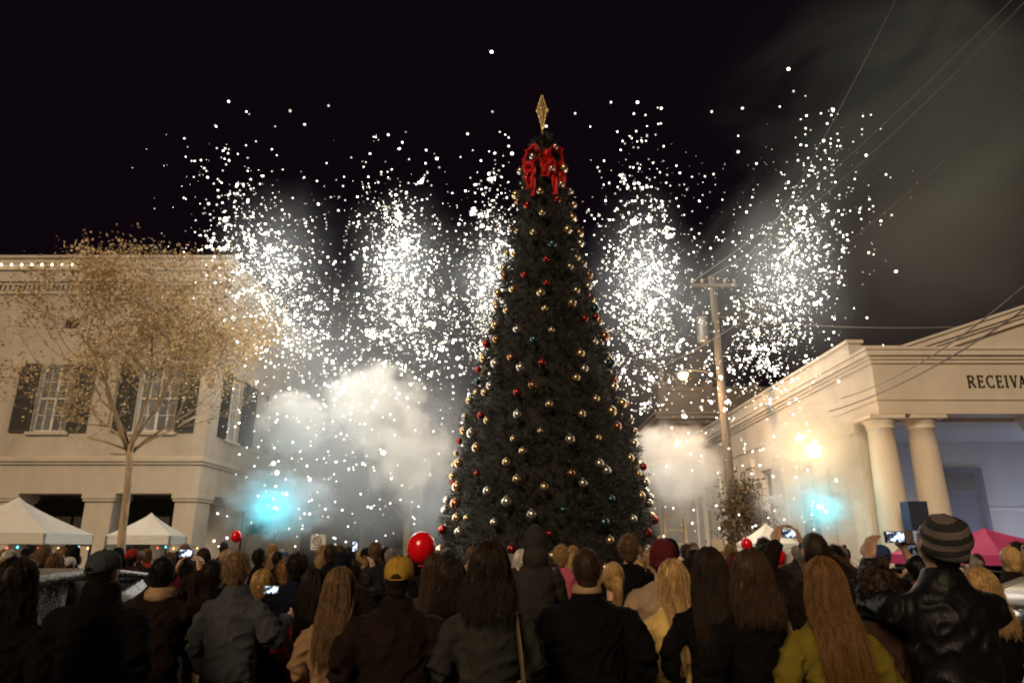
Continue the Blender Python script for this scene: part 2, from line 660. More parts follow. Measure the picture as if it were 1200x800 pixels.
def hair_mesh(style):
    key = ('hair', style)
    if key in _cache:
        return _cache[key]
    mb = MB()
    cap = np.array([.082, .101, .112])
    cc = np.array([HC.x, HC.y - .006, HC.z + .004])
    paths, rad = None, .0012
    if style in ('short', 'crop', 'thin'):
        k = {'short': 1.0, 'crop': .975, 'thin': .955}[style]
        mb.ell(cc, cap * k, 30, 22)
        mb.ell((0, -.045, .045), (.058 * k, .05 * k, .06), 20, 14)
        me = remesh(mb, .008, 3)
        amp = {'short': .006, 'crop': .003, 'thin': .0015}[style]
        displace(me, lambda p: amp * noise.noise(Vector(p) * 42))
        set_verts(me, hairline(verts_of(me)))
        n = {'short': 1500, 'crop': 1200, 'thin': 700}[style]
        L = {'short': .028, 'crop': .013, 'thin': .008}[style]
        v = scalp(n)
        p0 = cc + v * cap * k * .985
        t = np.array([0, -.25, -.8]) * (.6 if style == 'short' else .2) + rng.normal(size=(n, 3)) * .45 + v * (.55 if style == 'short' else 1.1)
        t /= np.linalg.norm(t, axis=1, keepdims=True)
        paths = np.stack([p0, p0 + t * L * .5, p0 + t * L + np.array([0, 0, -.002])], axis=1)
    elif style in ('long', 'longer', 'sleek', 'bob', 'wavy'):
        end = {'long': -.30, 'longer': -.44, 'sleek': -.36, 'bob': -.035, 'wavy': -.13}[style]
        wd = {'long': .106, 'longer': .112, 'sleek': .094, 'bob': .118, 'wavy': .122}[style]
        vol = {'bob': 1.15, 'wavy': 1.14}.get(style, 1.08)
        mb.ell(cc + np.array([0, -.006, .0]), cap * vol, 30, 22)
        rows = [(.16, .08 * vol, .092 * vol, -.016)]
        prof = [(.10, .090 * vol, .088 * vol, -.02), (.04, .098 * vol, .075, -.04), (-.01, wd, .068, -.062), (-.06, wd, .058, -.10), (-.11, wd, .05, -.135), (-.17, wd, .043, -.158), (-.28, wd * 1.0, .036, -.168), (-.40, wd * .93, .03, -.168), (-.5, wd * .8, .024, -.165)]
        if style == 'bob':
            prof = [(.10, .1, .1, -.02), (.04, .114, .096, -.03), (0, .118, .09, -.035), (-.04, .108, .075, -.045), (-.06, .085, .055, -.05)]
        if style == 'wavy':
            prof = [(.10, .1, .098, -.02), (.04, .116, .09, -.036), (-.02, .126, .08, -.06), (-.07, .128, .072, -.09), (-.11, .115, .06, -.115), (-.14, .085, .04, -.125)]
        last = None
        for z, rx, ry, cy in prof:
            if z <= end:
                break
            rows.append((z, rx, ry, cy))
            last = (rx, ry, cy)
        if style not in ('bob', 'wavy'):
            rows.append((end, last[0] * .9, last[1] * .6, last[2] - .004))
        mb.zloft(rows[::-1], 30)
        me = remesh(mb, .009, 4)
        wv = style in ('wavy', 'bob')

        def f(p):
            x, y, z = p
            if wv:
                return .016 * noise.noise(Vector((x * 17, y * 17, z * 15))) + .008 * noise.noise(Vector((x * 42, y * 42, z * 36)))
            return .010 * noise.noise(Vector((x * 30 + .9 * math.sin(z * 9), y * 20, z * 3.2))) + .003 * noise.noise(Vector((x * 90, y * 60, z * 5)))
        displace(me, f)
        set_verts(me, hairline(verts_of(me)))
        n = {'bob': 1500, 'wavy': 1900}.get(style, 2000)
        az = rng.uniform(-2.0, 2.0, n)              # about straight back
        K = 9
        ps = np.zeros((n, K, 3))
        ths = rng.uniform(.12, 1.0, n)
        zend = end + rng.uniform(-.08, .14, n) * (1 if not wv else .5)
        lens = rng.uniform(.75, 1.04, n)
        rws = sorted(rows, key=lambda r: -r[0])
        zs = np.array([r[0] for r in rws])[::-1]
        rxs = np.array([r[1] for r in rws])[::-1]
        rys = np.array([r[2] for r in rws])[::-1]
        cys = np.array([r[3] for r in rws])[::-1]
        fluff = rng.uniform(-.003, .009, n) + .007 * np.sin(az * 11 + 1.3) * np.sin(az * 5)
        dx = np.sin(az)
        dy = -np.cos(az)
        for k in range(K):
            t = k / (K - 1)
            if k < 4:
                th = ths + (1.45 - ths) * k / 3.0
                c = cc + np.array([0, -.006, 0])
                rr = cap * vol
                ps[:, k, 0] = c[0] + np.sin(th) * dx * (rr[0] + fluff)
                ps[:, k, 1] = c[1] + np.sin(th) * dy * (rr[1] + fluff)
                ps[:, k, 2] = c[2] + np.cos(th) * (rr[2] + fluff)
            else:
                z = .12 + (zend - .12) * (k - 3) / (K - 4) * lens
                rx = np.interp(z, zs, rxs) + fluff
                ry = np.interp(z, zs, rys) + fluff
                cy = np.interp(z, zs, cys)
                # the sides come together on the back further down
                sq = np.clip((.02 - z) / .12, 0, 1) * (0 if wv else 1)
                a2 = az * (1 - .28 * sq)
                ps[:, k, 0] = np.sin(a2) * rx
                ps[:, k, 1] = cy - np.cos(a2) * ry
                ps[:, k, 2] = z
            amp = (.018 if wv else .0075) * t
            fly = np.where(np.arange(n) % 11 == 0, 2.4, 1.0)
            ps[:, k, 0] += rng.normal(size=n) * amp * .5 * fly + np.sin(k * 1.9 + az * 9) * amp * .6 + (0 if wv else .010 * t * np.sin(k * 1.1 + np.floor(az * 4) * 1.7))
            ps[:, k, 1] += rng.normal(size=n) * amp * .4 * fly - .001
        paths, rad = ps, .0016
    elif style == 'curly':
        mb.ell(cc, cap * 1.06, 30, 22)
        for v in scalp(150):
            p = cc + v * cap * 1.10
            mb.ell(p, np.array([1, 1, 1]) * rng.uniform(.014, .026), 8, 6)
        mb.ell((0, -.06, .03), (.075, .06, .06), 16, 12)
        me = remesh(mb, .007, 2)
        displace(me, lambda p: .006 * noise.noise(Vector(p) * 70))
        set_verts(me, hairline(verts_of(me)))
        n = 800
        v = scalp(n)
        p0 = cc + v * cap * 1.12
        s1 = rng.normal(size=(n, 3)) * .016
        s2 = rng.normal(size=(n, 3)) * .016
        paths = np.stack([p0, p0 + v * .014 + s1 * .5, p0 + v * .02 + s1, p0 + v * .014 + s1 + s2], axis=1)
        rad = .0018
    elif style in ('ponytail', 'bun'):
        mb.ell(cc, cap * 1.0, 30, 22)
        if style == 'ponytail':
            mb.tube([(0, -.10, .14), (0, -.145, .135), (0.004, -.16, .07), (.006, -.15, -.02), (.0, -.155, -.09)], [.02, .03, .034, .028, .008], 14)
        else:
            mb.ell((0, -.10, .16), (.05, .042, .045), 16, 12)
            mb.ell((0, -.05, .05), (.06, .05, .05), 16, 12)
        me = remesh(mb, .008, 3)
        displace(me, lambda p: .004 * noise.noise(Vector((p[0] * 40, p[1] * 40, p[2] * 14))))
        set_verts(me, hairline(verts_of(me)))
        n = 900
        v = scalp(n, True)
        p0 = cc + v * cap * 1.01
        tgt = np.array([0, -.11, .145])
        d = tgt - p0
        p1 = p0 + d * .25 + v * .004
        p2 = p0 + d * .5 + v * .004 + rng.normal(size=(n, 3)) * .003
        paths = np.stack([p0, p1, p2], axis=1)
        if style == 'ponytail':
            m = 420
            a = rng.uniform(0, 6.28, m)
            r = rng.uniform(.6, 1.08, m)
            q = np.zeros((m, 5, 3))
            for k, (c, rr) in enumerate((((0, -.115, .14), .022), ((0, -.145, .132), .03), ((.004, -.16, .07), .036), ((.006, -.152, -.02), .032), ((0, -.155, -.10), .018))):
                q[:, k, 0] = c[0] + np.cos(a) * r * rr + rng.normal(size=m) * .003
                q[:, k, 1] = c[1] - np.abs(np.sin(a)) * r * rr * (.9) + rng.normal(size=m) * .002
                q[:, k, 2] = c[2] + rng.normal(size=m) * .008
            me = join_strands(me, q, .0016)
    if paths is not None:
        me = join_strands(me, paths, rad)
    me.name = 'hair'
    _cache[key] = me
    return me


def hat_mesh(style):
    key = ('hat', style)
    if key in _cache:
        return _cache[key]
    mb = MB()
    T = Euler((R(14), 0, 0)).to_matrix()
    if style in ('beanie', 'slouch', 'pompom'):
        k = 1.08 if style == 'slouch' else 1.0
        prof = [(.084, .070), (.0915, .072), (.0935, .10), (.092, .112), (.0895, .115), (.091 * k, .14), (.089 * k, .17), (.079 * k, .20), (.06 * k, .222 * k ** .5), (.035 * k, .236 * k ** .5), (.004, .241 * k ** .5)]
        b = MB()
        b.lathe(prof, (0, 0, 0), 40)
        mb.add([Vector((0, -.01, .0)) + T @ Vector((v[0], v[1] * 1.16, v[2])) for v in b.v], b.f)
        if style == 'pompom':
            mb.ell((0, -.06, .265), (.035, .035, .033), 14, 10)
        me = mb.mesh('knit_hat', True)
        displace(me, lambda p: .002 * math.sin(math.atan2(p[1], p[0]) * 46) + .004 * noise.noise(Vector(p) * 22))
    else:   # baseball cap worn peak forward: from behind, panels, arched gap and strap
        rings = []
        for z, rx, ry in ((.112, .083, .103), (.118, .087, .107), (.15, .087, .107), (.185, .08, .098), (.212, .062, .078), (.228, .036, .046), (.233, .004, .005)):
            ring = []
            for q in range(48):
                a = 2 * math.pi * q / 48
                x, y, zz = rx * math.cos(a), ry * math.sin(a) - .008, z
                d = abs(((a - 1.5 * math.pi + math.pi) % (2 * math.pi)) - math.pi)      # angle from straight back
                if z < .13 and d < .42:
                    zz = z + .034 * math.sqrt(max(0, 1 - (d / .42) ** 2))               # arched gap above the strap
                ring.append((x, y, zz))
            rings.append(ring)
        mb.loft(rings)
        bt = []
        for q in range(-9, 10):
            a = 1.5 * math.pi + q * .055
            bt.append((.088 * math.cos(a), .108 * math.sin(a) - .008, .117))
        mb.tube(bt, .0085, 8, .35, (0, 0, 1))
        rg = []
        for zoff in (-.004, .0):
            rg.append([(.078 * math.cos(a), .085 + .095 * math.sin(a) * .85, .118 + zoff - .02 * abs(math.sin(a))) for a in [math.pi * q / 14 for q in range(15)]])
        mb.loft([rg[0], rg[1]])
        mb.ell((0, -.012, .235), (.008, .008, .005), 8, 6)
        for q in range(6):
            a = math.pi / 6 + q * math.pi / 3
            pts = [(r1 * math.cos(a), r2 * math.sin(a) - .008, z) for z, r1, r2 in ((.13, .088, .108), (.155, .088, .1075), (.187, .081, .099), (.213, .063, .079), (.229, .037, .047))]
            mb.tube(pts, .0016, 5)
        me = mb.mesh('cap', True)
    _cache[key] = me
    return me


def scarf_mesh():
    if 'scarf' in _cache:
        return _cache['scarf']
    mb = MB()
    mb.zloft([(1.44, .10, .10, -.012), (1.47, .115, .112, -.014), (1.51, .108, .108, -.012), (1.54, .085, .09, -.008)], 24)
    mb.tube([(.09, .08, 1.5), (.1, .13, 1.38), (.095, .155, 1.2)], [.03, .04, .035], 10, .4)
    me = remesh(mb, .011, 2)
    displace(me, lambda p: .006 * noise.noise(Vector((p[0] * 14, p[1] * 14, p[2] * 46))))
    me.name = 'scarf'
    _cache['scarf'] = me
    return me


# ---- cloth, skin and hair materials
def cloth(name, col, rough=.9, var=.30, bump=.5, bscale=190, scale=7, sheen=0):
    return mat(name, col, rough, var=var, scale=scale, bump=bump, bscale=bscale, spec=.07, sheen=sheen)


CL = {
    'black': cloth('black_wool', (.0050, .0042, .0046)), 'navy': cloth('navy_cloth', (.007, .008, .016)), 'charcoal': cloth('charcoal_wool', (.018, .016, .016)),
    'grey green': cloth('grey_green_wool', (.030, .029, .024)), 'denim grey': cloth('grey_denim', (.055, .056, .060)), 'dark brown': cloth('dark_brown_cloth', (.014, .008, .006)),
    'brown': cloth('brown_cloth', (.040, .022, .014)), 'camel': cloth('camel_wool', (.26, .155, .08)), 'beige': cloth('beige_cloth', (.31, .215, .135)),
    'yellow': cloth('pale_yellow_wool', (.60, .41, .13)), 'olive yellow': cloth('olive_yellow_cloth', (.155, .118, .016)), 'red': cloth('red_cloth', (.30, .03, .022)),
    'maroon': cloth('maroon_cloth', (.10, .014, .016)), 'grey': cloth('grey_cloth', (.13, .125, .12)), 'white': cloth('white_cloth', (.62, .58, .52)),
    'green': cloth('green_cloth', (.035, .06, .028)), 'blue': cloth('blue_cloth', (.03, .055, .14)), 'slate': cloth('slate_cloth', (.032, .027, .024)), 'pink': cloth('pink_cloth', (.50, .10, .15)),
    'tan': cloth('tan_cloth', (.34, .22, .12)), 'khaki': cloth('khaki_cotton', (.30, .21, .12)), 'jeans': cloth('blue_jeans', (.035, .05, .09)),
    'mustard': cloth('mustard_cotton', (.42, .245, .035), bump=.3), 'grey cap': cloth('grey_cotton', (.05, .058, .066)),
}
LEATHER = mat('black_leather', (.005, .0045, .005), .48, var=.3, scale=9, bump=.4, bscale=30, spec=.17, stretch=(1, 1, .4))
SHOE = mat('shoe_leather', (.02, .014, .01), .4, var=.2)
SKIN = {'fair': mat('fair_skin', (.50, .29, .19), .5, var=.08, scale=12, bump=.1, bscale=120), 'tan': mat('tan_skin', (.36, .20, .12), .5, var=.08, scale=12, bump=.1, bscale=120),
        'brown': mat('brown_skin', (.15, .075, .042), .48, var=.08, scale=12, bump=.1, bscale=120)}


def hairm(name, c):
    m = mat(name, c, .48, var=.5, scale=5, stretch=(14, 14, 1.6), spec=.22, bump=.25, bscale=40)
    N, L = m.node_tree.nodes, m.node_tree.links
    b = N['Principled BSDF']
    src = b.inputs['Base Color'].links[0].from_socket
    g = N.new('ShaderNodeNewGeometry')                  # every strand has its own shade
    r = N.new('ShaderNodeMapRange'); r.inputs['To Min'].default_value = .55; r.inputs['To Max'].default_value = 1.7
    L.new(g.outputs['Random Per Island'], r.inputs['Value'])
    v = N.new('ShaderNodeVectorMath'); v.operation = 'SCALE'
    L.new(src, v.inputs[0]); L.new(r.outputs[0], v.inputs['Scale']); L.new(v.outputs[0], b.inputs['Base Color'])
    return m


HAIR = {'black': hairm('black_hair', (.007, .005, .004)), 'dark brown': hairm('dark_brown_hair', (.016, .009, .005)), 'brown': hairm('brown_hair', (.042, .021, .010)),
        'light brown': hairm('light_brown_hair', (.12, .066, .030)), 'auburn': hairm('auburn_hair', (.125, .060, .019)), 'blond': hairm('blond_hair', (.33, .20, .075)),
        'grey': hairm('grey_hair', (.23, .20, .17)), 'white': hairm('white_hair', (.5, .46, .4)), 'sandy': hairm('sandy_hair', (.22, .135, .065))}


def striped(name, a, b, period):
    m, N, L, bs = new_mat(name)
    bs.inputs['Roughness'].default_value = .9
    tc = N.new('ShaderNodeTexCoord')
    mp = N.new('ShaderNodeMapping')
    mp.inputs['Rotation'].default_value = (R(-14), R(20), 0)
    L.new(tc.outputs['Object'], mp.inputs[0])
    sx = N.new('ShaderNodeSeparateXYZ')
    L.new(mp.outputs[0], sx.inputs[0])
    k = N.new('ShaderNodeMath'); k.operation = 'MULTIPLY'; k.inputs[1].default_value = 1 / period
    L.new(sx.outputs['Z'], k.inputs[0])
    fr = N.new('ShaderNodeMath'); fr.operation = 'FRACT'
    L.new(k.outputs[0], fr.inputs[0])
    g = N.new('ShaderNodeMath'); g.operation = 'GREATER_THAN'; g.inputs[1].default_value = .5
    L.new(fr.outputs[0], g.inputs[0])
    mx = N.new('ShaderNodeMix'); mx.data_type = 'RGBA'
    mx.inputs['A'].default_value = (*a, 1); mx.inputs['B'].default_value = (*b, 1)
    L.new(g.outputs[0], mx.inputs['Factor'])
    L.new(mx.outputs['Result'], bs.inputs['Base Color'])
    n2 = N.new('ShaderNodeTexNoise'); n2.inputs['Scale'].default_value = 160
    L.new(tc.outputs['Object'], n2.inputs['Vector'])
    bp = N.new('ShaderNodeBump'); bp.inputs['Strength'].default_value = .6; bp.inputs['Distance'].default_value = .01
    L.new(n2.outputs['Fac'], bp.inputs['Height']); L.new(bp.outputs[0], bs.inputs['Normal'])
    return m


def plaid(name):
    m, N, L, bs = new_mat(name)
    bs.inputs['Roughness'].default_value = .9
    tc = N.new('ShaderNodeTexCoord')
    sx = N.new('ShaderNodeSeparateXYZ')
    L.new(tc.outputs['Object'], sx.inputs[0])
    outs = []
    for ax in ('X', 'Z'):
        k = N.new('ShaderNodeMath'); k.operation = 'MULTIPLY'; k.inputs[1].default_value = 40
        L.new(sx.outputs[ax], k.inputs[0])
        fr = N.new('ShaderNodeMath'); fr.operation = 'FRACT'; L.new(k.outputs[0], fr.inputs[0])
        g = N.new('ShaderNodeMath'); g.operation = 'GREATER_THAN'; g.inputs[1].default_value = .6
        L.new(fr.outputs[0], g.inputs[0]); outs.append(g)
    ad = N.new('ShaderNodeMath'); ad.operation = 'ADD'
    L.new(outs[0].outputs[0], ad.inputs[0]); L.new(outs[1].outputs[0], ad.inputs[1])
    r = N.new('ShaderNodeValToRGB')
    r.color_ramp.elements[0].color = (.42, .30, .18, 1)
    r.color_ramp.elements[1].color = (.05, .035, .025, 1)
    hv = N.new('ShaderNodeMath'); hv.operation = 'MULTIPLY'; hv.inputs[1].default_value = .5
    L.new(ad.outputs[0], hv.inputs[0])
    L.new(hv.outputs[0], r.inputs[0]); L.new(r.outputs[0], bs.inputs['Base Color'])
    return m


STRIPE = striped('striped_knit', (.012, .010, .010), (.10, .075, .065), .052)
PLAID = plaid('plaid_cloth')
SEQ = {}


def child_part(name, me, m, parent, loc=(0, 0, 0), rx=0.0, rz=0.0):
    o = bpy.data.objects.new(name, me)
    COL.objects.link(o)
    o.parent = parent
    o.location = loc
    o.rotation_euler = (rx, 0, rz)
    if not me.materials:
        me.materials.append(None)
    for s in o.material_slots:
        s.link = 'OBJECT'
        s.material = m
    return o


def person(x, y, label, group=None, build='man', pose='down', s=1.0, coat='black', hem=.80, collar='stand', hair='short', hcol='brown', hat=None, hatm=None,
           skin='fair', legs='black', rz=0.0, fine=False, puff=0.0, seed=0, scarf=None, z=0.0, head_turn=0.0, detail=True, cat='person'):
    body = link('person', body_mesh(build, pose, fine))
    if not body.data.materials:
        body.data.materials.append(None)
    body.material_slots[0].link = 'OBJECT'
    body.material_slots[0].material = SKIN[skin]
    body.location = (x, y, z)
    body.rotation_euler = (0, 0, R(rz))
    body.scale = (s, s, s)
    tag(body, label, cat, group)
    cm = LEATHER if coat == 'leather' else PLAID if coat == 'plaid' else CL[coat]
    child_part('coat', coat_mesh(build, pose, hem, collar, fine or detail, puff, seed), cm, body)
    child_part('trousers', trousers_mesh(build), CL[legs], body)
    if detail:
        bw = BUILD[build][0]
        for q in (-1, 1):
            child_part('shoe', shoe_mesh(), SHOE, body, (q * .09 * (.6 + .4 * bw), .0, 0))
    tilt = 0 if hair in ('long', 'longer', 'sleek', 'wavy') else 8
    if hair:
        child_part('hair', hair_mesh(hair), HAIR[hcol], body, PIV, R(tilt), R(head_turn))
    if hat:
        child_part('cap' if hat == 'cap' else 'knit_hat', hat_mesh(hat), hatm, body, PIV + Vector((0, 0, .0)), R(tilt), R(head_turn))
    if scarf:
        child_part('scarf', scarf_mesh(), CL[scarf], body)
    return body
# ------------------------------------------------------------------ world and light
w = bpy.data.worlds.new('World')
scene.world = w
w.use_nodes = True
bg = w.node_tree.nodes['Background']
bg.inputs['Color'].default_value = (.85, .36, .80, 1)
bg.inputs['Strength'].default_value = 0.0046

scene.view_settings.view_transform = 'Standard'
scene.view_settings.look = 'None'
scene.view_settings.gamma = 1
scene.view_settings.use_curve_mapping = False
scene.view_settings.exposure = EXPOSURE
scene.cycles.use_denoising = True
scene.cycles.denoiser = 'OPENIMAGEDENOISE'
scene.cycles.max_bounces = 6
scene.cycles.diffuse_bounces = 3
scene.cycles.glossy_bounces = 3
scene.cycles.transmission_bounces = 4
scene.cycles.transparent_max_bounces = 12
scene.cycles.volume_bounces = 3
scene.cycles.sample_clamp_indirect = 4
scene.cycles.volume_max_steps = 256
scene.cycles.pixel_filter_type = 'BLACKMAN_HARRIS'
scene.cycles.filter_width = 2.0

# the town's street lighting from behind the onlookers, as one low warm wash
sd = bpy.data.lights.new('sun', 'SUN')
sd.energy = SUN
sd.color = (1.0, .75, .49)
sd.angle = R(24)
sun = bpy.data.objects.new('sun', sd)
COL.objects.link(sun)
sun.rotation_euler = Vector((.42, 1.0, -.60)).to_track_quat('-Z', 'Y').to_euler()


def lamp(name, loc, energy, col, radius):
    d = bpy.data.lights.new(name, 'POINT')
    d.energy = energy
    d.color = col
    d.shadow_soft_size = radius
    o = bpy.data.objects.new(name, d)
    COL.objects.link(o)
    o.location = loc
    return o


# ------------------------------------------------------------------ materials of the setting
STUCCO = mat('cream_stucco', (.45, .385, .305), .9, var=.22, scale=.8, stretch=(1, 1, .45), bump=.25, bscale=70)
STUCCO2 = mat('cream_trim', (.48, .415, .33), .85, var=.13, scale=1.4, stretch=(1.3, 1.3, .5), bump=.1, bscale=40)
PALE = mat('pale_stone_paint', (.62, .555, .47), .8, var=.13, scale=.9, stretch=(1, 1, .45), bump=.15, bscale=60)
PALE2 = mat('pale_trim_paint', (.66, .595, .51), .75, var=.10, scale=1.5, stretch=(1.4, 1.4, .4))
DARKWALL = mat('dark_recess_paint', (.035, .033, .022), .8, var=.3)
SHUT = mat('dark_shutter_paint', (.020, .017, .014), .6, var=.2)
WHITEP = mat('white_window_paint', (.60, .55, .48), .6, var=.08)
GLASSD = mat('dark_window_glass', (.015, .017, .02), .06, var=.2, spec=.8)
CURTAIN = mat('white_curtain', (.60, .58, .54), .9, var=.12, scale=3, stretch=(9, 9, .6))
METAL = mat('grey_metal', (.2, .2, .2), .45, metal=.8, var=.2)
DARKMETAL = mat('dark_metal', (.03, .03, .03), .5, metal=.5, var=.2)
WOOD = mat('weathered_pole_wood', (.15, .125, .10), .85, var=.35, scale=3, stretch=(8, 8, .5), bump=.5, bscale=14)
ASPH = mat('asphalt', (.045, .045, .046), .85, var=.3, scale=1.5, bump=.5, bscale=90)
CONC = mat('concrete', (.27, .25, .22), .85, var=.18, scale=2, bump=.2, bscale=60)
CANVAS = mat('white_canvas', (.66, .62, .55), .8, var=.06, scale=3)
BULB = glow('warm_bulb', (1, .80, .5), 9)

# ------------------------------------------------------------------ ground
g = MB(); g.add([(-400, -300, 0), (400, -300, 0), (400, 600, 0), (-400, 600, 0)], [(0, 1, 2, 3)])
tag(g.build('ground', ASPH), kind='structure')
for nm, x0, x1, y0, y1 in (('pavement', -30, -7.6, 16.9, 60), ('pavement', 6.4, 40, 12.6, 60)):
    g = MB(); g.box(x0, x1, y0, y1, -.2, .13)
    tag(g.build(nm, CONC, bevel=.02), kind='structure')
g = MB()
for yy in range(-20, 14, 4):
    g.box(-.07, .07, yy, yy + 2, .001, .005)
tag(g.build('road_marking', mat('road_paint', (.55, .5, .35), .8, var=.2, scale=8)), kind='structure')

# ------------------------------------------------------------------ arcaded building on the street corner
B = empty('corner_building', (-9, 20, 0), 'two-storey cream stucco building with shuttered windows over a dark ground-floor arcade', 'building')
BX, BY = -9.0, 20.0


def bp(mb, name, m, parent=B, **k):
    """build at world coordinates, parented under the building"""
    o = mb.build(name, m, parent, **k)
    q = parent
    off = Vector((0, 0, 0))
    while q is not None:
        off += q.location
        q = q.parent
    o.location = -off
    return o


XL = -31.0
YB = 44.0
# upper wall with real window openings: front (rows of x-intervals) and side
fw = [(-17.9, -16.85), (-14.20, -13.15), (-11.18, -9.98)]
sw = [(21.35, 22.35), (23.6, 24.55), (26.6, 27.6), (29.6, 30.6), (33.0, 34.0)]
ZT, ZB, WZ0, WZ1 = 9.35, 4.13, 4.98, 7.02
m = MB()


def wall_front(m, x0, x1, y0, y1, z0, z1, holes, hz0, hz1):
    m.box(x0, x1, y0, y1, z0, hz0)
    m.box(x0, x1, y0, y1, hz1, z1)
    xs = [x0] + [c for h in holes for c in h] + [x1]
    for i in range(0, len(xs), 2):
        m.box(xs[i], xs[i + 1], y0, y1, hz0, hz1)


wall_front(m, XL, BX, BY, BY + .35, ZB, ZT, fw, WZ0, WZ1)
ys = [BY + .352] + [c for h in sw for c in h] + [YB]
m.box(BX - .35, BX, BY + .352, YB, ZB, WZ0 - .001)
m.box(BX - .35, BX, BY + .352, YB, WZ1 + .001, ZT)
for i in range(0, len(ys), 2):
    m.box(BX - .35, BX, ys[i], ys[i + 1], WZ0 - .001, WZ1 + .001)
bp(m, 'wall', STUCCO)
# lintel band over the arcade
m = MB(); m.box(XL, BX - .0, BY - .02, BY + .6, 3.2, ZB - .002); m.box(BX - .62, BX + .0, BY + .602, YB, 3.2, ZB - .002)
bp(m, 'lintel_band', STUCCO2, bevel=.01)
m = MB()
for z0, z1, p in ((4.02, 4.10, .06), (4.10, 4.20, .11), (4.20, 4.25, .04)):
    m.box(XL, BX + p, BY - p - .02, BY + .2, z0, z1)
    m.box(BX - .1, BX + p, BY + .202, YB, z0, z1)
bp(m, 'belt_course', STUCCO2, bevel=.012)
# cornice: fascia steps, dentils, parapet
m = MB()
for z0, z1, p in ((9.28, 9.40, .05), (9.56, 9.66, .10), (9.66, 10.02, .16), (10.02, 10.12, .22), (10.12, 10.45, .12), (10.45, 10.53, .2)):
    m.box(XL, BX + p, BY - p, BY + .3, z0, z1)
    m.box(BX - .3, BX + p, BY + .302, YB, z0, z1)
m.box(XL, BX + .04, BY - .04, BY + .3, 9.40, 9.56)
m.box(BX - .3, BX + .04, BY + .302, YB, 9.40, 9.56)
k = 0
x = XL + .1
while x < BX:
    m.box(x, x + .07, BY - .10, BY - .038, 9.41, 9.55)
    x += .15
y = BY + .1
while y < YB:
    m.box(BX + .038, BX + .10, y, y + .07, 9.41, 9.55)
    y += .15
bp(m, 'cornice', STUCCO2)
m = MB(); m.box(XL, BX - .05, BY + .4, YB, 9.6, 9.75)
bp(m, 'roof', DARKWALL)


def sash(x0, x1, y, z0, z1, parent, side=False):
    """white sash frame with curtained panes; drawn in the x-z plane or, for the side wall, in y-z"""
    fr, pn, cu = MB(), MB(), MB()
    W = x1 - x0

    def bx(mb, a0, a1, d0, d1, c0, c1):
        if side:
            mb.box(BX - d1, BX - d0, a0, a1, c0, c1)
        else:
            mb.box(a0, a1, y + d0, y + d1, c0, c1)
    t = .06
    bx(fr, x0, x0 + t, .10, .20, z0, z1); bx(fr, x1 - t, x1, .10, .20, z0, z1)
    bx(fr, x0 + t, x1 - t, .10, .20, z0, z0 + t); bx(fr, x0 + t, x1 - t, .10, .20, z1 - t, z1)
    xm = (x0 + x1) / 2
    bx(fr, xm - .035, xm + .035, .11, .19, z0 + t, z1 - t)
    zm = (z0 + z1) / 2
    bx(fr, x0 + t, xm - .035, .12, .18, zm - .025, zm + .025); bx(fr, xm + .035, x1 - t, .12, .18, zm - .025, zm + .025)
    for q in (.25, .75):
        zq = z0 + (z1 - z0) * q
        bx(fr, x0 + t, xm - .035, .125, .17, zq - .012, zq + .012); bx(fr, xm + .035, x1 - t, .125, .17, zq - .012, zq + .012)
    for a in (.25, .75):
        xa = x0 + W * a
        bx(fr, xa - .012, xa + .012, .126, .169, z0 + t, zm - .026); bx(fr, xa - .012, xa + .012, .126, .169, zm + .026, z1 - t)
    f = bp(fr, 'window', WHITEP, parent)
    bx(pn, x0 + .02, x1 - .02, .145, .150, z0 + .02, z1 - .02)
    glassm, gN, gL, gb = new_mat('window_glass')
    gb.inputs['Base Color'].default_value = (.9, .92, .95, 1)
    gb.inputs['Roughness'].default_value = .03
    gb.inputs['Transmission Weight'].default_value = .9
    bp(pn, 'pane', glassm, f)
    n = 18
    for s0, s1 in ((x0 + .04, x0 + W * .40), (x1 - W * .34, x1 - .04)):
        pts = []
        for q in range(n + 1):
            a = s0 + (s1 - s0) * q / n
            pts.append((a, .27 + .03 * math.sin(q * 2.3)))
        for q in range(n):
            (a0, d0), (a1, d1) = pts[q], pts[q + 1]
            if side:
                v = [(BX - d0, a0, z0 + .05), (BX - d1, a1, z0 + .05), (BX - d1, a1, z1 - .05), (BX - d0, a0, z1 - .05)]
            else:
                v = [(a0, y + d0, z0 + .05), (a1, y + d1, z0 + .05), (a1, y + d1, z1 - .05), (a0, y + d0, z1 - .05)]
            cu.add(v, [(0, 1, 2, 3)])
    bp(cu, 'curtain', CURTAIN, f)
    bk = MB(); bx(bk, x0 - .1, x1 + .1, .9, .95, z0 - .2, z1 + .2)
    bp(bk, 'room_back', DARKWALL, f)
    sl = MB(); bx(sl, x0 - .1, x1 + .1, -.08, .2, z0 - .10, z0 - .002)
    bp(sl, 'sill', STUCCO2, f, bevel=.01)
    for a0, a1 in ((x0 - .60, x0 - .03), (x1 + .03, x1 + .60)):
        sh = MB()
        bx(sh, a0, a0 + .06, -.055, -.004, z0 - .02, z1 + .02); bx(sh, a1 - .06, a1, -.055, -.004, z0 - .02, z1 + .02)
        for q in (z0 - .02, zm - .04, z1 - .06):
            bx(sh, a0 + .06, a1 - .06, -.054, -.005, q, q + .08)
        zz = z0 + .07
        while zz < z1 - .08:
            bx(sh, a0 + .06, a1 - .06, -.045, -.012, zz, zz + .035)
            zz += .055
        bp(sh, 'shutter', SHUT, f)
    return f


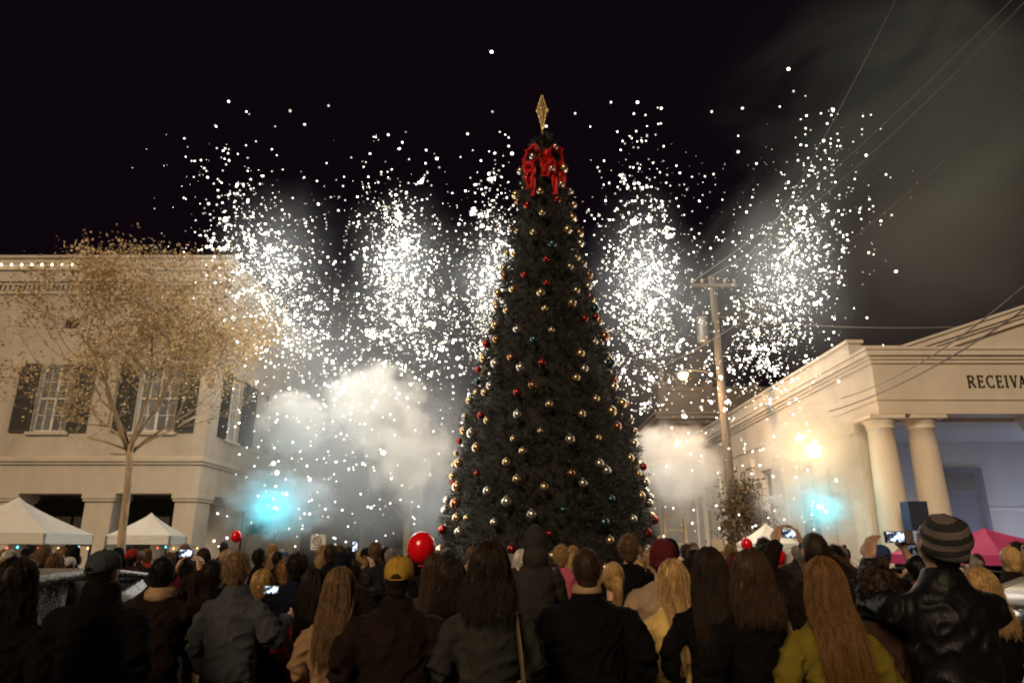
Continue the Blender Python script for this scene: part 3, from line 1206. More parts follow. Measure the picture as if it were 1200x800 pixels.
for a, b in fw:
    sash(a, b, BY, WZ0, WZ1, B)
for a, b in sw[:3]:
    sash(a, b, 0, WZ0, WZ1, B, True)
for xc in (-17.35, -13.55, -10.6):
    m = MB(); m.box(xc - .19, xc + .19, BY - .03, BY - .003, 8.18, 8.46)
    for q in range(5):
        m.box(xc - .16, xc + .16, BY - .05, BY - .031, 8.21 + q * .05, 8.235 + q * .05)
    bp(m, 'attic_vent', SHUT)
# arcade piers
for x0, x1, y0, y1 in ((-17.6, -16.75, BY, BY + .85), (-15.0, -14.15, BY, BY + .85), (-12.25, -11.38, BY, BY + .85), (-9.68, BX, BY, BY + 1.0), (-9.75, BX, 22.2, 23.6), (-9.75, BX, 25.5, 26.9), (-9.75, BX, 29, 30.4)):
    m = MB()
    m.box(x0 + .03, x1 - .03, y0 + .03, y1 - .03, .12, 2.98)
    m.box(x0 - .02, x1 + .02, y0 - .03, y1 + .02, 2.98, 3.06)
    m.box(x0 - .05, x1 + .05, y0 - .06, y1 + .05, 3.06, 3.198)
    m.box(x0 - .03, x1 + .03, y0 - .03, y1 + .03, .0, .45)
    bp(m, 'pier', STUCCO2, bevel=.015)
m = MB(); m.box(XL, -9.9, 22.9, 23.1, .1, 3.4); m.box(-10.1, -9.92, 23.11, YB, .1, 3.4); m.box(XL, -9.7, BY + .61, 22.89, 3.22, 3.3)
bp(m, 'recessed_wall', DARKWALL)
for xc in (-16.9, -14.55, -13.95, -11.35, -10.75):
    fr = MB(); fr.box(xc - .24, xc + .24, 22.82, 22.895, .2, 2.68)
    f = bp(fr, 'shop_door', WHITEP, bevel=.01)
    pn = MB(); pn.box(xc - .17, xc + .17, 22.80, 22.818, .9, 2.55)
    bp(pn, 'pane', CURTAIN, f)
m = MB(); m.tube([(BX, 25.1, 4.7), (BX + .75, 25.1, 4.85)], .025, 8); m.tube([(BX, 25.1, 4.25), (BX + .6, 25.1, 4.8)], .02, 8); m.tube([(BX, 25.1, 5.2), (BX + .7, 25.1, 4.87)], .015, 8)
bp(m, 'sign_bracket', DARKMETAL)

LS = empty('cornice_light_string', (-20, BY - .25, 10.2), 'string of small lit bulbs along the cornice of the stucco building', 'light string')
for q in range(20):
    x = -19.75 + q * .317
    b = MB(); b.ell((0, 0, 0), (.030, .030, .036), 10, 8)
    if q == 0:
        b0 = b.build('bulb', BULB, LS, True)
        b0.location = (x + 20, -.02, -.03)
    else:
        b1 = b0.copy(); COL.objects.link(b1); b1.parent = LS; b1.location = (x + 20, -.02, -.03)
m = MB(); m.tube([(-.2, 0, .02), (3, 0, 0), (6.3, 0, .02)], .008, 6); m.build('wire', DARKMETAL, LS)

# ------------------------------------------------------------------ columned hall
Hh = empty('columned_hall', (8, 14.6, 0), 'pale classical hall with columned portico and pediment lettered RECEIVA', 'building')
HX, HY = 7.95, 14.6
XR, HB = 22.05, 38.0


def hp(mb, name, m, parent=Hh, **k):
    return bp(mb, name, m, parent, **k)


m = MB(); m.box(HX - .1, XR + .1, HY - .35, 18.6, .0, .42)
hp(m, 'portico_floor', CONC, bevel=.02)
m = MB()
for i in range(3):
    m.box(HX + .3, XR, HY - .35 - .32 * (3 - i), HY - .35 - .32 * (2 - i) - .002, .0, .105 * (i + 1))
hp(m, 'steps', CONC, bevel=.012)
# side wall with tall windows and pilasters
so = [(18.2, 19.7), (21.2, 22.1), (24.4, 25.6), (28, 29.2)]
m = MB()
ys = [15.55] + [c for h in so for c in h] + [HB]
m.box(HX, HX + .35, 15.55, HB, .13, .9); m.box(HX, HX + .35, 15.55, HB, 4.05, 4.5)
for i in range(0, len(ys), 2):
    m.box(HX, HX + .35, ys[i], ys[i + 1], .902, 4.048)
hp(m, 'side_wall', PALE)
for y0 in (15.56, 17.3, 20.1, 22.6, 26.3, 30):
    m = MB(); m.box(HX - .09, HX - .002, y0, y0 + .62, .13, 4.22); m.box(HX - .14, HX - .001, y0 - .05, y0 + .67, 4.222, 4.48); m.box(HX - .13, HX - .001, y0 - .04, y0 + .66, .131, .42)
    hp(m, 'pilaster', PALE2, bevel=.01)
for a, b in so:
    f = MB()
    f.box(HX + .14, HX + .22, a, a + .08, .9, 4.05); f.box(HX + .14, HX + .22, b - .08, b, .9, 4.05)
    f.box(HX + .14, HX + .22, a + .08, b - .08, 3.97, 4.05); f.box(HX + .14, HX + .22, a + .08, b - .08, .9, .98)
    f.box(HX + .15, HX + .21, (a + b) / 2 - .03, (a + b) / 2 + .03, .98, 3.97)
    for z in (1.7, 2.45, 3.2):
        f.box(HX + .155, HX + .205, a + .08, (a + b) / 2 - .031, z, z + .04); f.box(HX + .155, HX + .205, (a + b) / 2 + .031, b - .08, z, z + .04)
    fo = hp(f, 'window', WHITEP)
    p = MB(); p.box(HX + .175, HX + .185, a, b, .9, 4.05)
    hp(p, 'pane', GLASSD, fo)
# entablature: architrave, frieze, cornice (front and side)
m = MB()
for z0, z1, p in ((4.50, 4.80, .0), (4.80, 4.84, .03), (4.84, 5.62, .005)):
    m.box(HX - p, XR + p, HY - p, HY + .55, z0, z1)
    m.box(HX - p, HX + .5, HY + .552, HB, z0, z1)
hp(m, 'entablature', PALE)
m = MB()
for z0, z1, p in ((5.62, 5.70, .05), (5.70, 5.78, .09), (5.78, 5.90, .15), (5.90, 5.96, .18)):
    m.box(HX - p, XR + p, HY - p, HY + .5, z0, z1)
    m.box(HX - p, HX + .3, HY + .502, HB, z0, z1)
hp(m, 'cornice', PALE2, bevel=.008)
m = MB(); m.box(HX + .0, HX + .3, HY + .9, HB, 5.962, 6.35); m.box(HX - .05, HX + .35, HY + .85, HB, 6.352, 6.43); m.box(HX + .302, XR, HY + .9, HY + 1.1, 5.962, 6.30)
hp(m, 'parapet', PALE)
# pediment
xc, sl = 15.0, .325
xa = HX + .15
za = 5.38
ZC = 5.962
xt = 7.8 + (ZC - za - .1) / sl
m = MB(); m.prism([(xt, ZC), (2 * xc - xt, ZC), (xc, ZC + sl * (xc - xt))], HY + .05, HY + .54)
hp(m, 'tympanum', PALE)
for s in (-1, 1):
    m = MB()
    for d0, d1, p in ((-.02, .10, .03), (.10, .17, .08), (.17, .30, .13), (.30, .36, .17)):
        x0 = xa - .3
        xs1, xs0 = x0 + (ZC - za - d1) / sl, x0 + (ZC - za - d0) / sl
        poly = [(xs1, ZC + .002), (xs0, ZC + .002), (xc, za + d0 + sl * (xc - x0)), (xc, za + d1 + sl * (xc - x0))]
        if s > 0:
            poly = [(2 * xc - x, z) for x, z in reversed(poly)]
        m.prism(poly, HY - p, HY + .55)
    hp(m, 'raking_cornice', PALE2)
m = MB()
for s in (-1, 1):
    a, b = (xa, xc) if s < 0 else (xc, 2 * xc - xa)
    z0, z1 = (za + .18, za + .18 + sl * (xc - xa)) if s < 0 else (za + .18 + sl * (xc - xa), za + .18)
    m.add([(a, HY + .56, z0), (b, HY + .56, z1), (b, HB, z1), (a, HB, z0), (a, HY + .56, z0 + .1), (b, HY + .56, z1 + .1), (b, HB, z1 + .1), (a, HB, z0 + .1)], [(3, 2, 1, 0), (4, 5, 6, 7), (0, 1, 5, 4), (1, 2, 6, 5), (2, 3, 7, 6), (3, 0, 4, 7)])
hp(m, 'roof', mat('grey_roofing', (.12, .11, .10), .8))
# columns
for cx in (8.13, 9.03, 11.62, 12.5, 17.5, 18.4, 21.0, 21.9):
    m = MB()
    prof = [(.36, .0), (.36, .08), (.335, .10), (.345, .14), (.335, .18)]
    for i in range(11):
        t = i / 10
        prof.append((.325 - .065 * t ** 1.7, .19 + 3.60 * t))
    prof += [(.285, 3.80), (.285, 3.83), (.27, 3.84), (.30, 3.90), (.345, 3.97), (.35, 3.985)]
    m.lathe(prof, (cx, 15.0, .42), 40)
    sh = hp(m, 'column', PALE2, smooth=False)
    for p in sh.data.polygons:
        p.use_smooth = len(p.vertices) == 4
    c = MB(); c.box(cx - .39, cx + .39, 14.61, 15.39, 4.41, 4.498)
    hp(c, 'abacus', PALE2, sh, bevel=.01)
# portico back wall, door and ceiling
BLUE_TINT = mat('blue_lit_door_and_speaker_blue', (.018, .03, .11), .5, var=.15)  # blue light on the door is put into its colour; the loudspeaker shares it
m = MB(); m.box(HX + .352, 11.05, 18.2, 18.5, .42, 4.5); m.box(12.25, XR, 18.2, 18.5, .42, 4.5); m.box(11.05, 12.25, 18.2, 18.5, 3.72, 4.5)
hp(m, 'back_wall', PALE)
m = MB(); m.box(HX + .352, XR, HY + .552, 18.198, 4.42, 4.5)
hp(m, 'portico_ceiling', PALE)
m = MB(); m.box(HX + .36, 11.0, 18.13, 18.198, 2.62, 2.72); m.box(12.3, XR, 18.13, 18.198, 2.62, 2.72)
hp(m, 'dado_moulding', PALE2)
f = MB(); f.box(11.0, 11.12, 18.08, 18.35, .42, 3.72); f.box(12.18, 12.30, 18.08, 18.35, .42, 3.72); f.box(11.121, 12.179, 18.1, 18.34, 3.62, 3.72); f.box(11.121, 12.179, 18.12, 18.33, 3.05, 3.14)
dr = hp(f, 'doorway', BLUE_TINT, bevel=.008)
for a, b in ((11.125, 11.645), (11.655, 12.175)):
    d = MB(); d.box(a, b, 18.22, 18.27, .43, 3.04)
    d.box(a + .09, b - .09, 18.205, 18.219, .62, 1.5); d.box(a + .09, b - .09, 18.205, 18.219, 1.68, 2.85)
    hp(d, 'door_leaf', BLUE_TINT, dr, bevel=.008)
d = MB(); d.box(11.125, 12.175, 18.23, 18.25, 3.145, 3.615); hp(d, 'transom_pane', GLASSD, dr)
for q in (11.60, 11.70):
    d = MB(); d.ell((q, 18.18, 1.42), (.03, .04, .03), 10, 8); hp(d, 'door_knob', METAL, dr)

# carved lettering on the frieze: serif capitals drawn stroke by stroke
LET = {'R': (.78, [((.14, 0), (.14, 1))], [(.14, .75, .46, .25, -90, 90, .02)], [((.34, .5), (.70, .02))], [(.02, .27, 0), (.02, .2, 1), (.58, .78, 0)]),
       'E': (.66, [((.14, 0), (.14, 1))], [], [((.14, .03), (.58, .03)), ((.14, .52), (.46, .52)), ((.14, .97), (.56, .97)), ((.58, .0), (.58, .18)), ((.56, .82), (.56, 1)), ((.46, .42), (.46, .62))], [(.02, .2, 0), (.02, .2, 1)]),
       'C': (.80, [], [(.44, .5, .36, .49, 50, 310, .05)], [((.70, .78), (.70, 1.0)), ((.70, .0), (.70, .22))], []),
       'I': (.30, [((.15, 0), (.15, 1))], [], [], [(.02, .28, 0), (.02, .28, 1)]),
       'V': (.76, [], [], [((.12, 1), (.38, 0), ), ((.40, 0), (.64, 1))], [(0, .26, 1), (.52, .76, 1)]),
       'A': (.78, [], [], [((.12, 0), (.38, 1)), ((.40, 1), (.66, 0)), ((.22, .36), (.56, .36))], [(0, .24, 0), (.54, .80, 0)])}
INK = mat('dark_bronze_letter', (.035, .028, .02), .5, metal=.3)
LH = .265
lx, lz, ly = 9.98, 5.08, HY - .008


def seg(mb, a, b, w):
    (x0, z0), (x1, z1) = a, b
    d = Vector((x1 - x0, 0, z1 - z0)); d.normalize()
    n = Vector((-d.z, 0, d.x)) * w
    p = [Vector((x0, 0, z0)) + n, Vector((x0, 0, z0)) - n, Vector((x1, 0, z1)) - n, Vector((x1, 0, z1)) + n]
    mb.prism([(q.x, q.z) for q in p], ly - .02 - seg.k, ly)
    seg.k = (seg.k + .0011) % .01


seg.k = 0
for ch in 'RECEIVA':
    wd, st, arcs, thin, ser = LET[ch]
    m = MB()
    T = lambda p: (lx + p[0] * LH * .84, lz + p[1] * LH)
    for a, b in st:
        seg(m, T(a), T(b), .017)
    for a, b in thin:
        heavy = ch in 'VA' and ((ch == 'V' and a[0] < .2) or (ch == 'A' and a[0] > .35)) or (ch == 'R')
        seg(m, T(a), T(b), .017 if heavy else .008)
    for cx, cz, rx, rz, a0, a1, _ in arcs:
        n = 14
        if ch == 'R':
            cx0 = .30
            pts = [(.14, .98), (.30, .98)] + [(cx0 + (.62 - cx0) * math.cos(R(90 - 180 * q / n)), .745 + .235 * math.sin(R(90 - 180 * q / n))) for q in range(1, n)] + [(.30, .51), (.14, .51)]
        else:
            pts = [(cx + rx * math.cos(R(a0 + (a1 - a0) * q / n)), cz + rz * math.sin(R(a0 + (a1 - a0) * q / n))) for q in range(n + 1)]
        for i in range(len(pts) - 1):
            ww = .008 + .009 * max(0, 1 - abs((i + .5) / (len(pts) - 1) - .5) * 2.4)
            seg(m, T(pts[i]), T(pts[i + 1]), ww)
    for a, b, zz in ser:
        seg(m, T((a, zz + (.02 if zz == 0 else -.02))), T((b, zz + (.02 if zz == 0 else -.02))), .007)
    hp(m, 'carved_letter', INK)
    lx += (wd + (.04 if ch == 'V' else .20)) * LH * .84

# ------------------------------------------------------------------ brick block further up the street
K = empty('brick_block', (10.5, 36, 0), 'dim brown brick block with pale cornice and railed parapet behind the utility pole', 'building')
m_b, N, L, b = new_mat('brown_brick')
tc = N.new('ShaderNodeTexCoord'); br = N.new('ShaderNodeTexBrick')
mp = N.new('ShaderNodeMapping'); mp.inputs['Rotation'].default_value = (R(90), 0, 0)
L.new(tc.outputs['Object'], mp.inputs[0]); L.new(mp.outputs[0], br.inputs[0])
br.inputs['Color1'].default_value = (.17, .10, .065, 1); br.inputs['Color2'].default_value = (.12, .07, .05, 1); br.inputs['Mortar'].default_value = (.22, .18, .14, 1)
br.inputs['Scale'].default_value = 4; br.inputs['Mortar Size'].default_value = .012
L.new(br.outputs[0], b.inputs['Base Color']); b.inputs['Roughness'].default_value = .9
m = MB(); wall_front(m, 8.0, 18, 36, 36.4, 0, 8.0, [(9.95, 10.75), (12.4, 13.2), (14.9, 15.7)], 4.9, 6.9); m.box(8.0, 8.4, 36.41, 50, 0, 8.0)
bp(m, 'wall', m_b, K)
m = MB()
for z0, z1, p in ((8.0, 8.2, .15), (8.2, 8.42, .4), (8.42, 8.55, .5)):
    m.box(8 - p, 18, 36 - p, 36.5, z0, z1); m.box(8 - p, 8.5, 36.51, 50, z0, z1)
DIMS = mat('weathered_brown_stone', (.20, .16, .12), .9, var=.2)
bp(m, 'cornice', DIMS, K, bevel=.02)
m = MB()
m.box(7.9, 18, 35.75, 36.05, 8.551, 8.75); m.box(7.9, 18, 35.78, 36.02, 9.75, 9.95)
m.box(7.95, 18, 35.86, 35.96, 8.75, 9.75)
for x in (7.85, 10.3, 12.8, 15.3):
    m.box(x, x + .42, 35.7, 36.1, 8.56, 10.1); m.box(x - .05, x + .47, 35.65, 36.15, 10.1, 10.2)
bp(m, 'parapet_rail', mat('dark_parapet_stone', (.12, .095, .075), .9, var=.25), K)
m = MB(); m.lathe([(.12, 0), (.16, .1), (.08, .22), (.17, .42), (.12, .62), (.03, .8)], (8.06, 35.9, 10.2), 16)
bp(m, 'urn', DIMS, K, smooth=True)
for a, b_ in ((9.95, 10.75), (12.4, 13.2), (14.9, 15.7)):
    m = MB()
    m.box(a, a + .07, 36.1, 36.2, 4.9, 6.9); m.box(b_ - .07, b_, 36.1, 36.2, 4.9, 6.9); m.box(a + .07, b_ - .07, 36.1, 36.2, 6.83, 6.9); m.box(a + .07, b_ - .07, 36.1, 36.2, 5.85, 5.93); m.box(a - .1, b_ + .1, 35.9, 36.2, 4.8, 4.898)
    f = bp(m, 'window', WHITEP, K)
    p = MB(); p.box(a, b_, 36.14, 36.15, 4.9, 6.9); bp(p, 'pane', GLASSD, f)
# ------------------------------------------------------------------ the tall Christmas fir
FX, FY = .85, 16.5
sil = [(112, 641, 643), (152, 638, 646), (160, 634, 653), (172, 620, 664), (185, 616, 668), (200, 614, 671), (250, 606, 681), (300, 597, 692), (350, 586, 703), (400, 571, 717), (450, 556, 731), (500, 540, 746), (550, 525, 757), (600, 513, 765), (640, 506, 770)]
prof = []
for py, l, r in sil[2:]:
    f = 800 * CP - (400 - py) * SP
    prof.append((at(600, py, FY).z, (r - l) / 2 / f * FY * .95))
prof.append((.6, prof[-1][1] + .12))
prof = prof[::-1]
PZ = np.array([p[0] for p in prof]); PR = np.array([p[1] for p in prof])
ZTOP = PZ[-1]


def radius_at(z):
    return np.interp(z, PZ, PR)


NEEDLE = island_mat('fir_needle', [(.009, .0078, .004), (.018, .017, .007), (.013, .011, .005), (.028, .028, .010)], .6)
tree = empty('christmas_fir', (FX, FY, 0), 'towering cone-shaped Christmas fir hung with coloured baubles in the street', 'Christmas tree')
m = MB(); m.lathe([(.22, 0), (.18, 5), (.05, ZTOP - .4)], (0, 0, 0), 14)
m.build('trunk', WOOD, tree, True)
m = MB(); m.lathe([(max(.04, r - .30), z) for z, r in prof], (0, 0, 0), 40)
me = m.mesh('inner_bough', True)
me.materials.append(mat('inner_bough_green', (.010, .009, .006), .9, var=.4, scale=4, bump=1, bscale=6))
link('inner_bough', me, tree)
# sprigs all over the cone: a bare twig with rows of needles
NS = 9500
zz = []
while len(zz) < NS:
    z = rng.uniform(.7, ZTOP)
    if rng.uniform(0, 1) < (radius_at(z) + .25) / 3.1:
        zz.append(z)
zz = np.array(zz)
az = rng.uniform(0, 2 * np.pi, NS)
rr = radius_at(zz) - .34 + rng.uniform(-.07, .06, NS) + .05 * np.sin(az * 5 + zz * 2.1) + .05 * np.sin(zz * 5 + az * 3)
rr = np.maximum(rr, .02)
P0 = np.stack([rr * np.cos(az), rr * np.sin(az), zz], 1)
out = np.stack([np.cos(az), np.sin(az), np.zeros(NS)], 1)
tan = np.stack([-np.sin(az), np.cos(az), np.zeros(NS)], 1)
D = out * rng.uniform(.65, 1.0, NS)[:, None] + tan * rng.normal(0, .38, NS)[:, None] + np.array([0, 0, 1]) * rng.normal(.12, .36, NS)[:, None]
D /= np.linalg.norm(D, axis=1, keepdims=True)
LN = rng.uniform(.24, .46, NS) * np.clip(radius_at(zz) / 1.0, .55, 1)
KN = 22
t = np.linspace(.05, 1, KN)[None, :]
base = P0[:, None, :] + D[:, None, :] * (LN[:, None] * t)[:, :, None]
base[:, :, 2] += (-.10 * (t ** 2) * LN[:, None] + .16 * t ** 3 * LN[:, None])
S = np.cross(D, np.array([.1, .2, .97])); S /= np.linalg.norm(S, axis=1, keepdims=True)
U = np.cross(S, D)
ph = rng.uniform(0, 6.28, (NS, KN))
nd = S[:, None, :] * np.cos(ph)[:, :, None] + U[:, None, :] * np.sin(ph)[:, :, None]
nd = nd * .8 + D[:, None, :] * .75
ln = (rng.uniform(.06, .105, (NS, KN)) * (1.15 - .55 * t))[:, :, None]
wv = np.cross(nd, rng.normal(size=(NS, KN, 3))); wv /= np.linalg.norm(wv, axis=2, keepdims=True) + 1e-9
tri = np.stack([base - wv * .0085, base + wv * .0085, base + nd * ln], axis=2).reshape(-1, 3)
link('foliage', fast_mesh('foliage', tri, 3, [NEEDLE]), tree)

# baubles, each hung on the fir
BCOL = {'gold': (.50, .38, .22), 'silver': (.48, .45, .40), 'red': (.27, .025, .018), 'teal': (.05, .10, .12), 'copper': (.34, .17, .09)}
BM = {}
for k, c in BCOL.items():
    mm, N, L, b = new_mat(k + '_bauble_gloss')
    b.inputs['Base Color'].default_value = (*c, 1); b.inputs['Metallic'].default_value = .85; b.inputs['Roughness'].default_value = .24
    BM[k] = mm
mb = MB(); mb.ell((0, 0, 0), (1, 1, 1), 24, 16); mb.lathe([(.22, .95), (.22, 1.14), (.12, 1.15)], (0, 0, 0), 10)
BME = mb.mesh('bauble', True); BME.materials.append(BM['gold'])
GA = math.pi * (3 - math.sqrt(5))
zs = np.linspace(0, 1, 260)
nb = 0
rb = random.Random(5)
cum = np.array([radius_at(z) for z in np.linspace(1.2, ZTOP - .55, 400)]); cum = np.cumsum(cum); cum /= cum[-1]
zlin = np.linspace(1.2, ZTOP - .55, 400)
for i in range(300):
    z = float(np.interp((i + .5) / 300, cum, zlin)) + rb.uniform(-.12, .12)
    a = i * GA + rb.uniform(-.15, .15)
    if math.sin(a) > .35:
        continue
    sz = rb.uniform(.080, .118) * (.82 if rb.random() < .3 else 1)
    r = float(radius_at(z)) + .02
    c = rb.choices(['gold', 'silver', 'red', 'teal', 'copper'], [46, 24, 13, 9, 8])[0]
    o = bpy.data.objects.new('bauble', BME)
    COL.objects.link(o)
    o.location = (FX + r * math.cos(a), FY + r * math.sin(a), z)
    o.scale = (sz,) * 3
    o.material_slots[0].link = 'OBJECT'; o.material_slots[0].material = BM[c]
    band = 'near its foot' if z < 3.6 else 'at its middle' if z < 7.2 else 'high below the bow'
    sidew = 'left flank' if math.cos(a) < -.45 else 'right flank' if math.cos(a) > .45 else 'front'
    tag(o, f'shiny {c} bauble on the {sidew} of the fir, {band}', 'bauble', f'{c} baubles on the {sidew} of the fir, {band}')

# red bow and finial
ZB0 = at(642, 240, FY).z; ZB1 = at(642, 190, FY).z
RIB, N, L, b = new_mat('red_ribbon')
b.inputs['Base Color'].default_value = (.62, .008, .012, 1); b.inputs['Roughness'].default_value = .45
tr = N.new('ShaderNodeBsdfTranslucent'); tr.inputs['Color'].default_value = (.8, .01, .015, 1)
mx = N.new('ShaderNodeMixShader'); mx.inputs[0].default_value = .4
L.new(b.outputs[0], mx.inputs[1]); L.new(tr.outputs[0], mx.inputs[2]); L.new(mx.outputs[0], N['Material Output'].inputs['Surface'])
bow = empty('red_bow', (FX, FY, ZB1), 'huge red ribbon bow with trailing tails tied below the fir tip', 'bow')


def ribbon(pts, wid, nm, ang=0.0, ru=0.03):
    """a ribbon with folds: pts is its centre line, wid its half width"""
    mb = MB(); n = 40
    P = [Vector(p) for p in pts]
    rows = []
    for i in range(n + 1):
        t = i / n * (len(P) - 1); k = min(int(t), len(P) - 2); u = t - k
        p = P[k].lerp(P[k + 1], u * u * (3 - 2 * u))
        d = (P[k + 1] - P[k]).normalized()
        s = Vector((math.cos(ang), math.sin(ang), 0)); s = (s - d * s.dot(d)).normalized()
        nn = d.cross(s)
        row = []
        for q in range(7):
            e = q / 3 - 1
            row.append(p + s * wid * e * (1 + .15 * math.sin(i * .5)) + nn * (ru * math.sin(e * 3.2 + i * .35) + ru * .6 * math.sin(i * .8 + q)))
        rows.append(row)
    vs = [v for r_ in rows for v in r_]
    fs = [(i * 7 + q, i * 7 + q + 1, (i + 1) * 7 + q + 1, (i + 1) * 7 + q) for i in range(n) for q in range(6)]
    mb.add(vs, fs)
    o = mb.build(nm, RIB, bow, True)
    so_ = o.modifiers.new('thick', 'SOLIDIFY'); so_.thickness = .012
    return o


for s in (-1, 1):
    ribbon([(s * .10, -.42, .02), (s * .32, -.46, .20), (s * .56, -.30, .16), (s * .64, -.20, -.10), (s * .58, -.28, -.36), (s * .36, -.50, -.34), (s * .12, -.50, -.06)], .15, 'loop', R(80 if s > 0 else 100))
    ribbon([(s * .16, .30, .05), (s * .40, .34, .18), (s * .60, .20, .05), (s * .60, .1, -.3), (s * .3, .36, -.2)], .15, 'loop', R(100 if s > 0 else 80))
for x0, x1, x2, ln, wd, y0 in ((-.46, -.50, -.46, 1.25, .11, -.30), (.04, .10, .04, .95, .14, -.52), (.24, .30, .34, 1.55, .085, -.50), (.52, .58, .58, 1.15, .11, -.24), (-.30, -.34, -.36, 1.6, .07, -.48), (-.1, -.04, -.02, .8, .09, -.52)):
    ln *= .85
    ribbon([(x0, y0, -.15), (x1, y0 - .10, -ln * .5), (x2, y0 - .17, -ln)], wd, 'tail', R(8))
bow.scale = (.84, .92, 1)
m = MB(); m.ell((.10, -.50, -.02), (.13, .11, .13), 18, 12); m.build('knot', RIB, bow, True)

zf0, zf1 = at(642, 152, FY).z, at(642, 112, FY).z
hf = zf1 - zf0
GOLD = mat('gold_filigree', (.85, .60, .28), .28, metal=.75, var=.3, scale=14, bump=.8, bscale=16)
fin = empty('gold_finial', (FX, FY, zf0), 'gold diamond-shaped finial standing on the tip of the Christmas fir', 'tree topper')
m = MB()
for (r0, z0, r1, z1) in ((.02, .02, .155, .56), (.155, .56, .015, 1.0)):
    for q in range(6):
        a0, a1 = q * math.pi / 3 + .3, (q + 1) * math.pi / 3 + .3
        m.add([(r0 * math.cos(a0), r0 * math.sin(a0), z0 * hf), (r0 * math.cos(a1), r0 * math.sin(a1), z0 * hf), (r1 * math.cos(a1), r1 * math.sin(a1), z1 * hf), (r1 * math.cos(a0), r1 * math.sin(a0), z1 * hf)], [(0, 1, 2, 3)])
m.build('facet_body', GOLD, fin)
m = MB()
for q in range(6):
    a = q * math.pi / 3 + .3
    m.tube([(.02 * math.cos(a), .02 * math.sin(a), .02 * hf), (.16 * math.cos(a), .16 * math.sin(a), .56 * hf), (.015 * math.cos(a), .015 * math.sin(a), hf)], .011, 6)
m.tube([(.165 * math.cos(q * .3142), .165 * math.sin(q * .3142), .56 * hf) for q in range(21)], .014, 6)
m.build('rib', GOLD, fin)
m = MB(); m.lathe([(.035, -.25), (.03, 0), (.05, .03), (.02, .06)], (0, 0, 0), 12); m.build('stem', GOLD, fin, True)

# ------------------------------------------------------------------ leafy trees
BARK = mat('pale_tan_bark', (.40, .29, .18), .85, var=.4, scale=5, stretch=(2, 2, .6), bump=.7, bscale=22)
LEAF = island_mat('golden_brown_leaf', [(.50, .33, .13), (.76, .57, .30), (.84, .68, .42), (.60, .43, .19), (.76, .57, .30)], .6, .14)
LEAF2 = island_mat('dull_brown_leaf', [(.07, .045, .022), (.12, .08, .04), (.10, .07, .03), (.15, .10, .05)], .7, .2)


def leafy(name, seed, trunk_pts, trunk_r, limbs, crown_c, crown_r, nleaf, lsize, leafm, bark, root, clump=.32, gap=.5, sparse=None, dmax=4, fill=260):
    rr_ = random.Random(seed); rg = np.random.default_rng(seed)
    mb = MB()
    mb.tube(trunk_pts, trunk_r, 14)
    tips = []
    fork = Vector(trunk_pts[-1]); C = Vector(crown_c)

    def grow(p, d, ln, rad, dep):
        pts, rs = [p], [rad]
        n = 5
        for i in range(5):
            d = (d + Vector((rr_.gauss(0, .16), rr_.gauss(0, .16), rr_.gauss(.03, .10)))).normalized()
            q_ = p + d * ln / n
            if (dep > 0 or i > 1) and ((q_.x - C.x) / crown_r[0]) ** 2 + ((q_.y - C.y) / crown_r[1]) ** 2 + ((q_.z - C.z) / crown_r[2]) ** 2 > 1.05:
                break
            p = q_
            pts.append(p); rs.append(rad * (1 - .55 * (i + 1) / 5))
        if len(pts) < 3:
            return
        n = len(pts) - 1
        mb.tube(pts, rs, 8 if dep < 2 else 5)
        for q in pts[2:]:
            tips.append(q)
        if dep < dmax:
            for c in range(3 if dep < 3 else 2):
                k = rr_.randint(min(2, n), n)
                nd_ = (d + Vector((rr_.gauss(0, .6), rr_.gauss(0, .6), rr_.gauss(.12, .38)))).normalized()
                grow(pts[k], nd_, ln * rr_.uniform(.52, .78), max(.006, rs[k] * .62), dep + 1)
    for lx_, ly_, lz_, ll, lr in limbs:
        grow(fork + Vector((0, 0, -.25 * rr_.random())), Vector((lx_, ly_, lz_)).normalized(), ll, lr, 0)
    # shape of the crown: keep twig ends near the envelope, fill uneven clumps
    cl = []
    for q in tips:
        e = Vector(((q.x - C.x) / crown_r[0], (q.y - C.y) / crown_r[1], (q.z - C.z) / crown_r[2]))
        if e.length < 1.06:
            cl.append(q)
    for _ in range(fill):
        v = rg.normal(size=3); v /= np.linalg.norm(v); k = rg.uniform(.35, 1.0) ** .6
        q = C + Vector((v[0] * crown_r[0] * k, v[1] * crown_r[1] * k, v[2] * crown_r[2] * k))
        if noise.noise(q * 1.1 + Vector((seed, 0, 0))) > -.12 * gap * 2 + .0:
            cl.append(q)
    wts = np.array([(sparse(q) if sparse else 1.0) * (0.35 + 1.3 * max(0, noise.noise(q * .9 + Vector((seed * 2.3, 1, 0))) + .45)) for q in cl])
    ci = rg.choice(len(cl), nleaf, p=wts / wts.sum())
    cen = np.array([tuple(c) for c in cl])[ci] + rg.normal(0, clump, (nleaf, 3))
    a = rg.normal(size=(nleaf, 3)); a[:, 2] -= .5; a /= np.linalg.norm(a, axis=1, keepdims=True)
    b = np.cross(a, rg.normal(size=(nleaf, 3))); b /= np.linalg.norm(b, axis=1, keepdims=True)
    L_ = (rg.uniform(.6, 1.25, nleaf) * lsize)[:, None]
    W_ = L_ * rg.uniform(.3, .48, nleaf)[:, None]
    nrm = np.cross(a, b)
    quad = np.stack([cen, cen + a * L_ * .45 + b * W_ + nrm * L_ * .08, cen + a * L_, cen + a * L_ * .45 - b * W_ + nrm * L_ * .08], 1).reshape(-1, 3)
    o1 = mb.build('trunk', bark, root, True)
    o2 = link('crown', fast_mesh('crown', quad, 4, [leafm]), root)
    return o1, o2


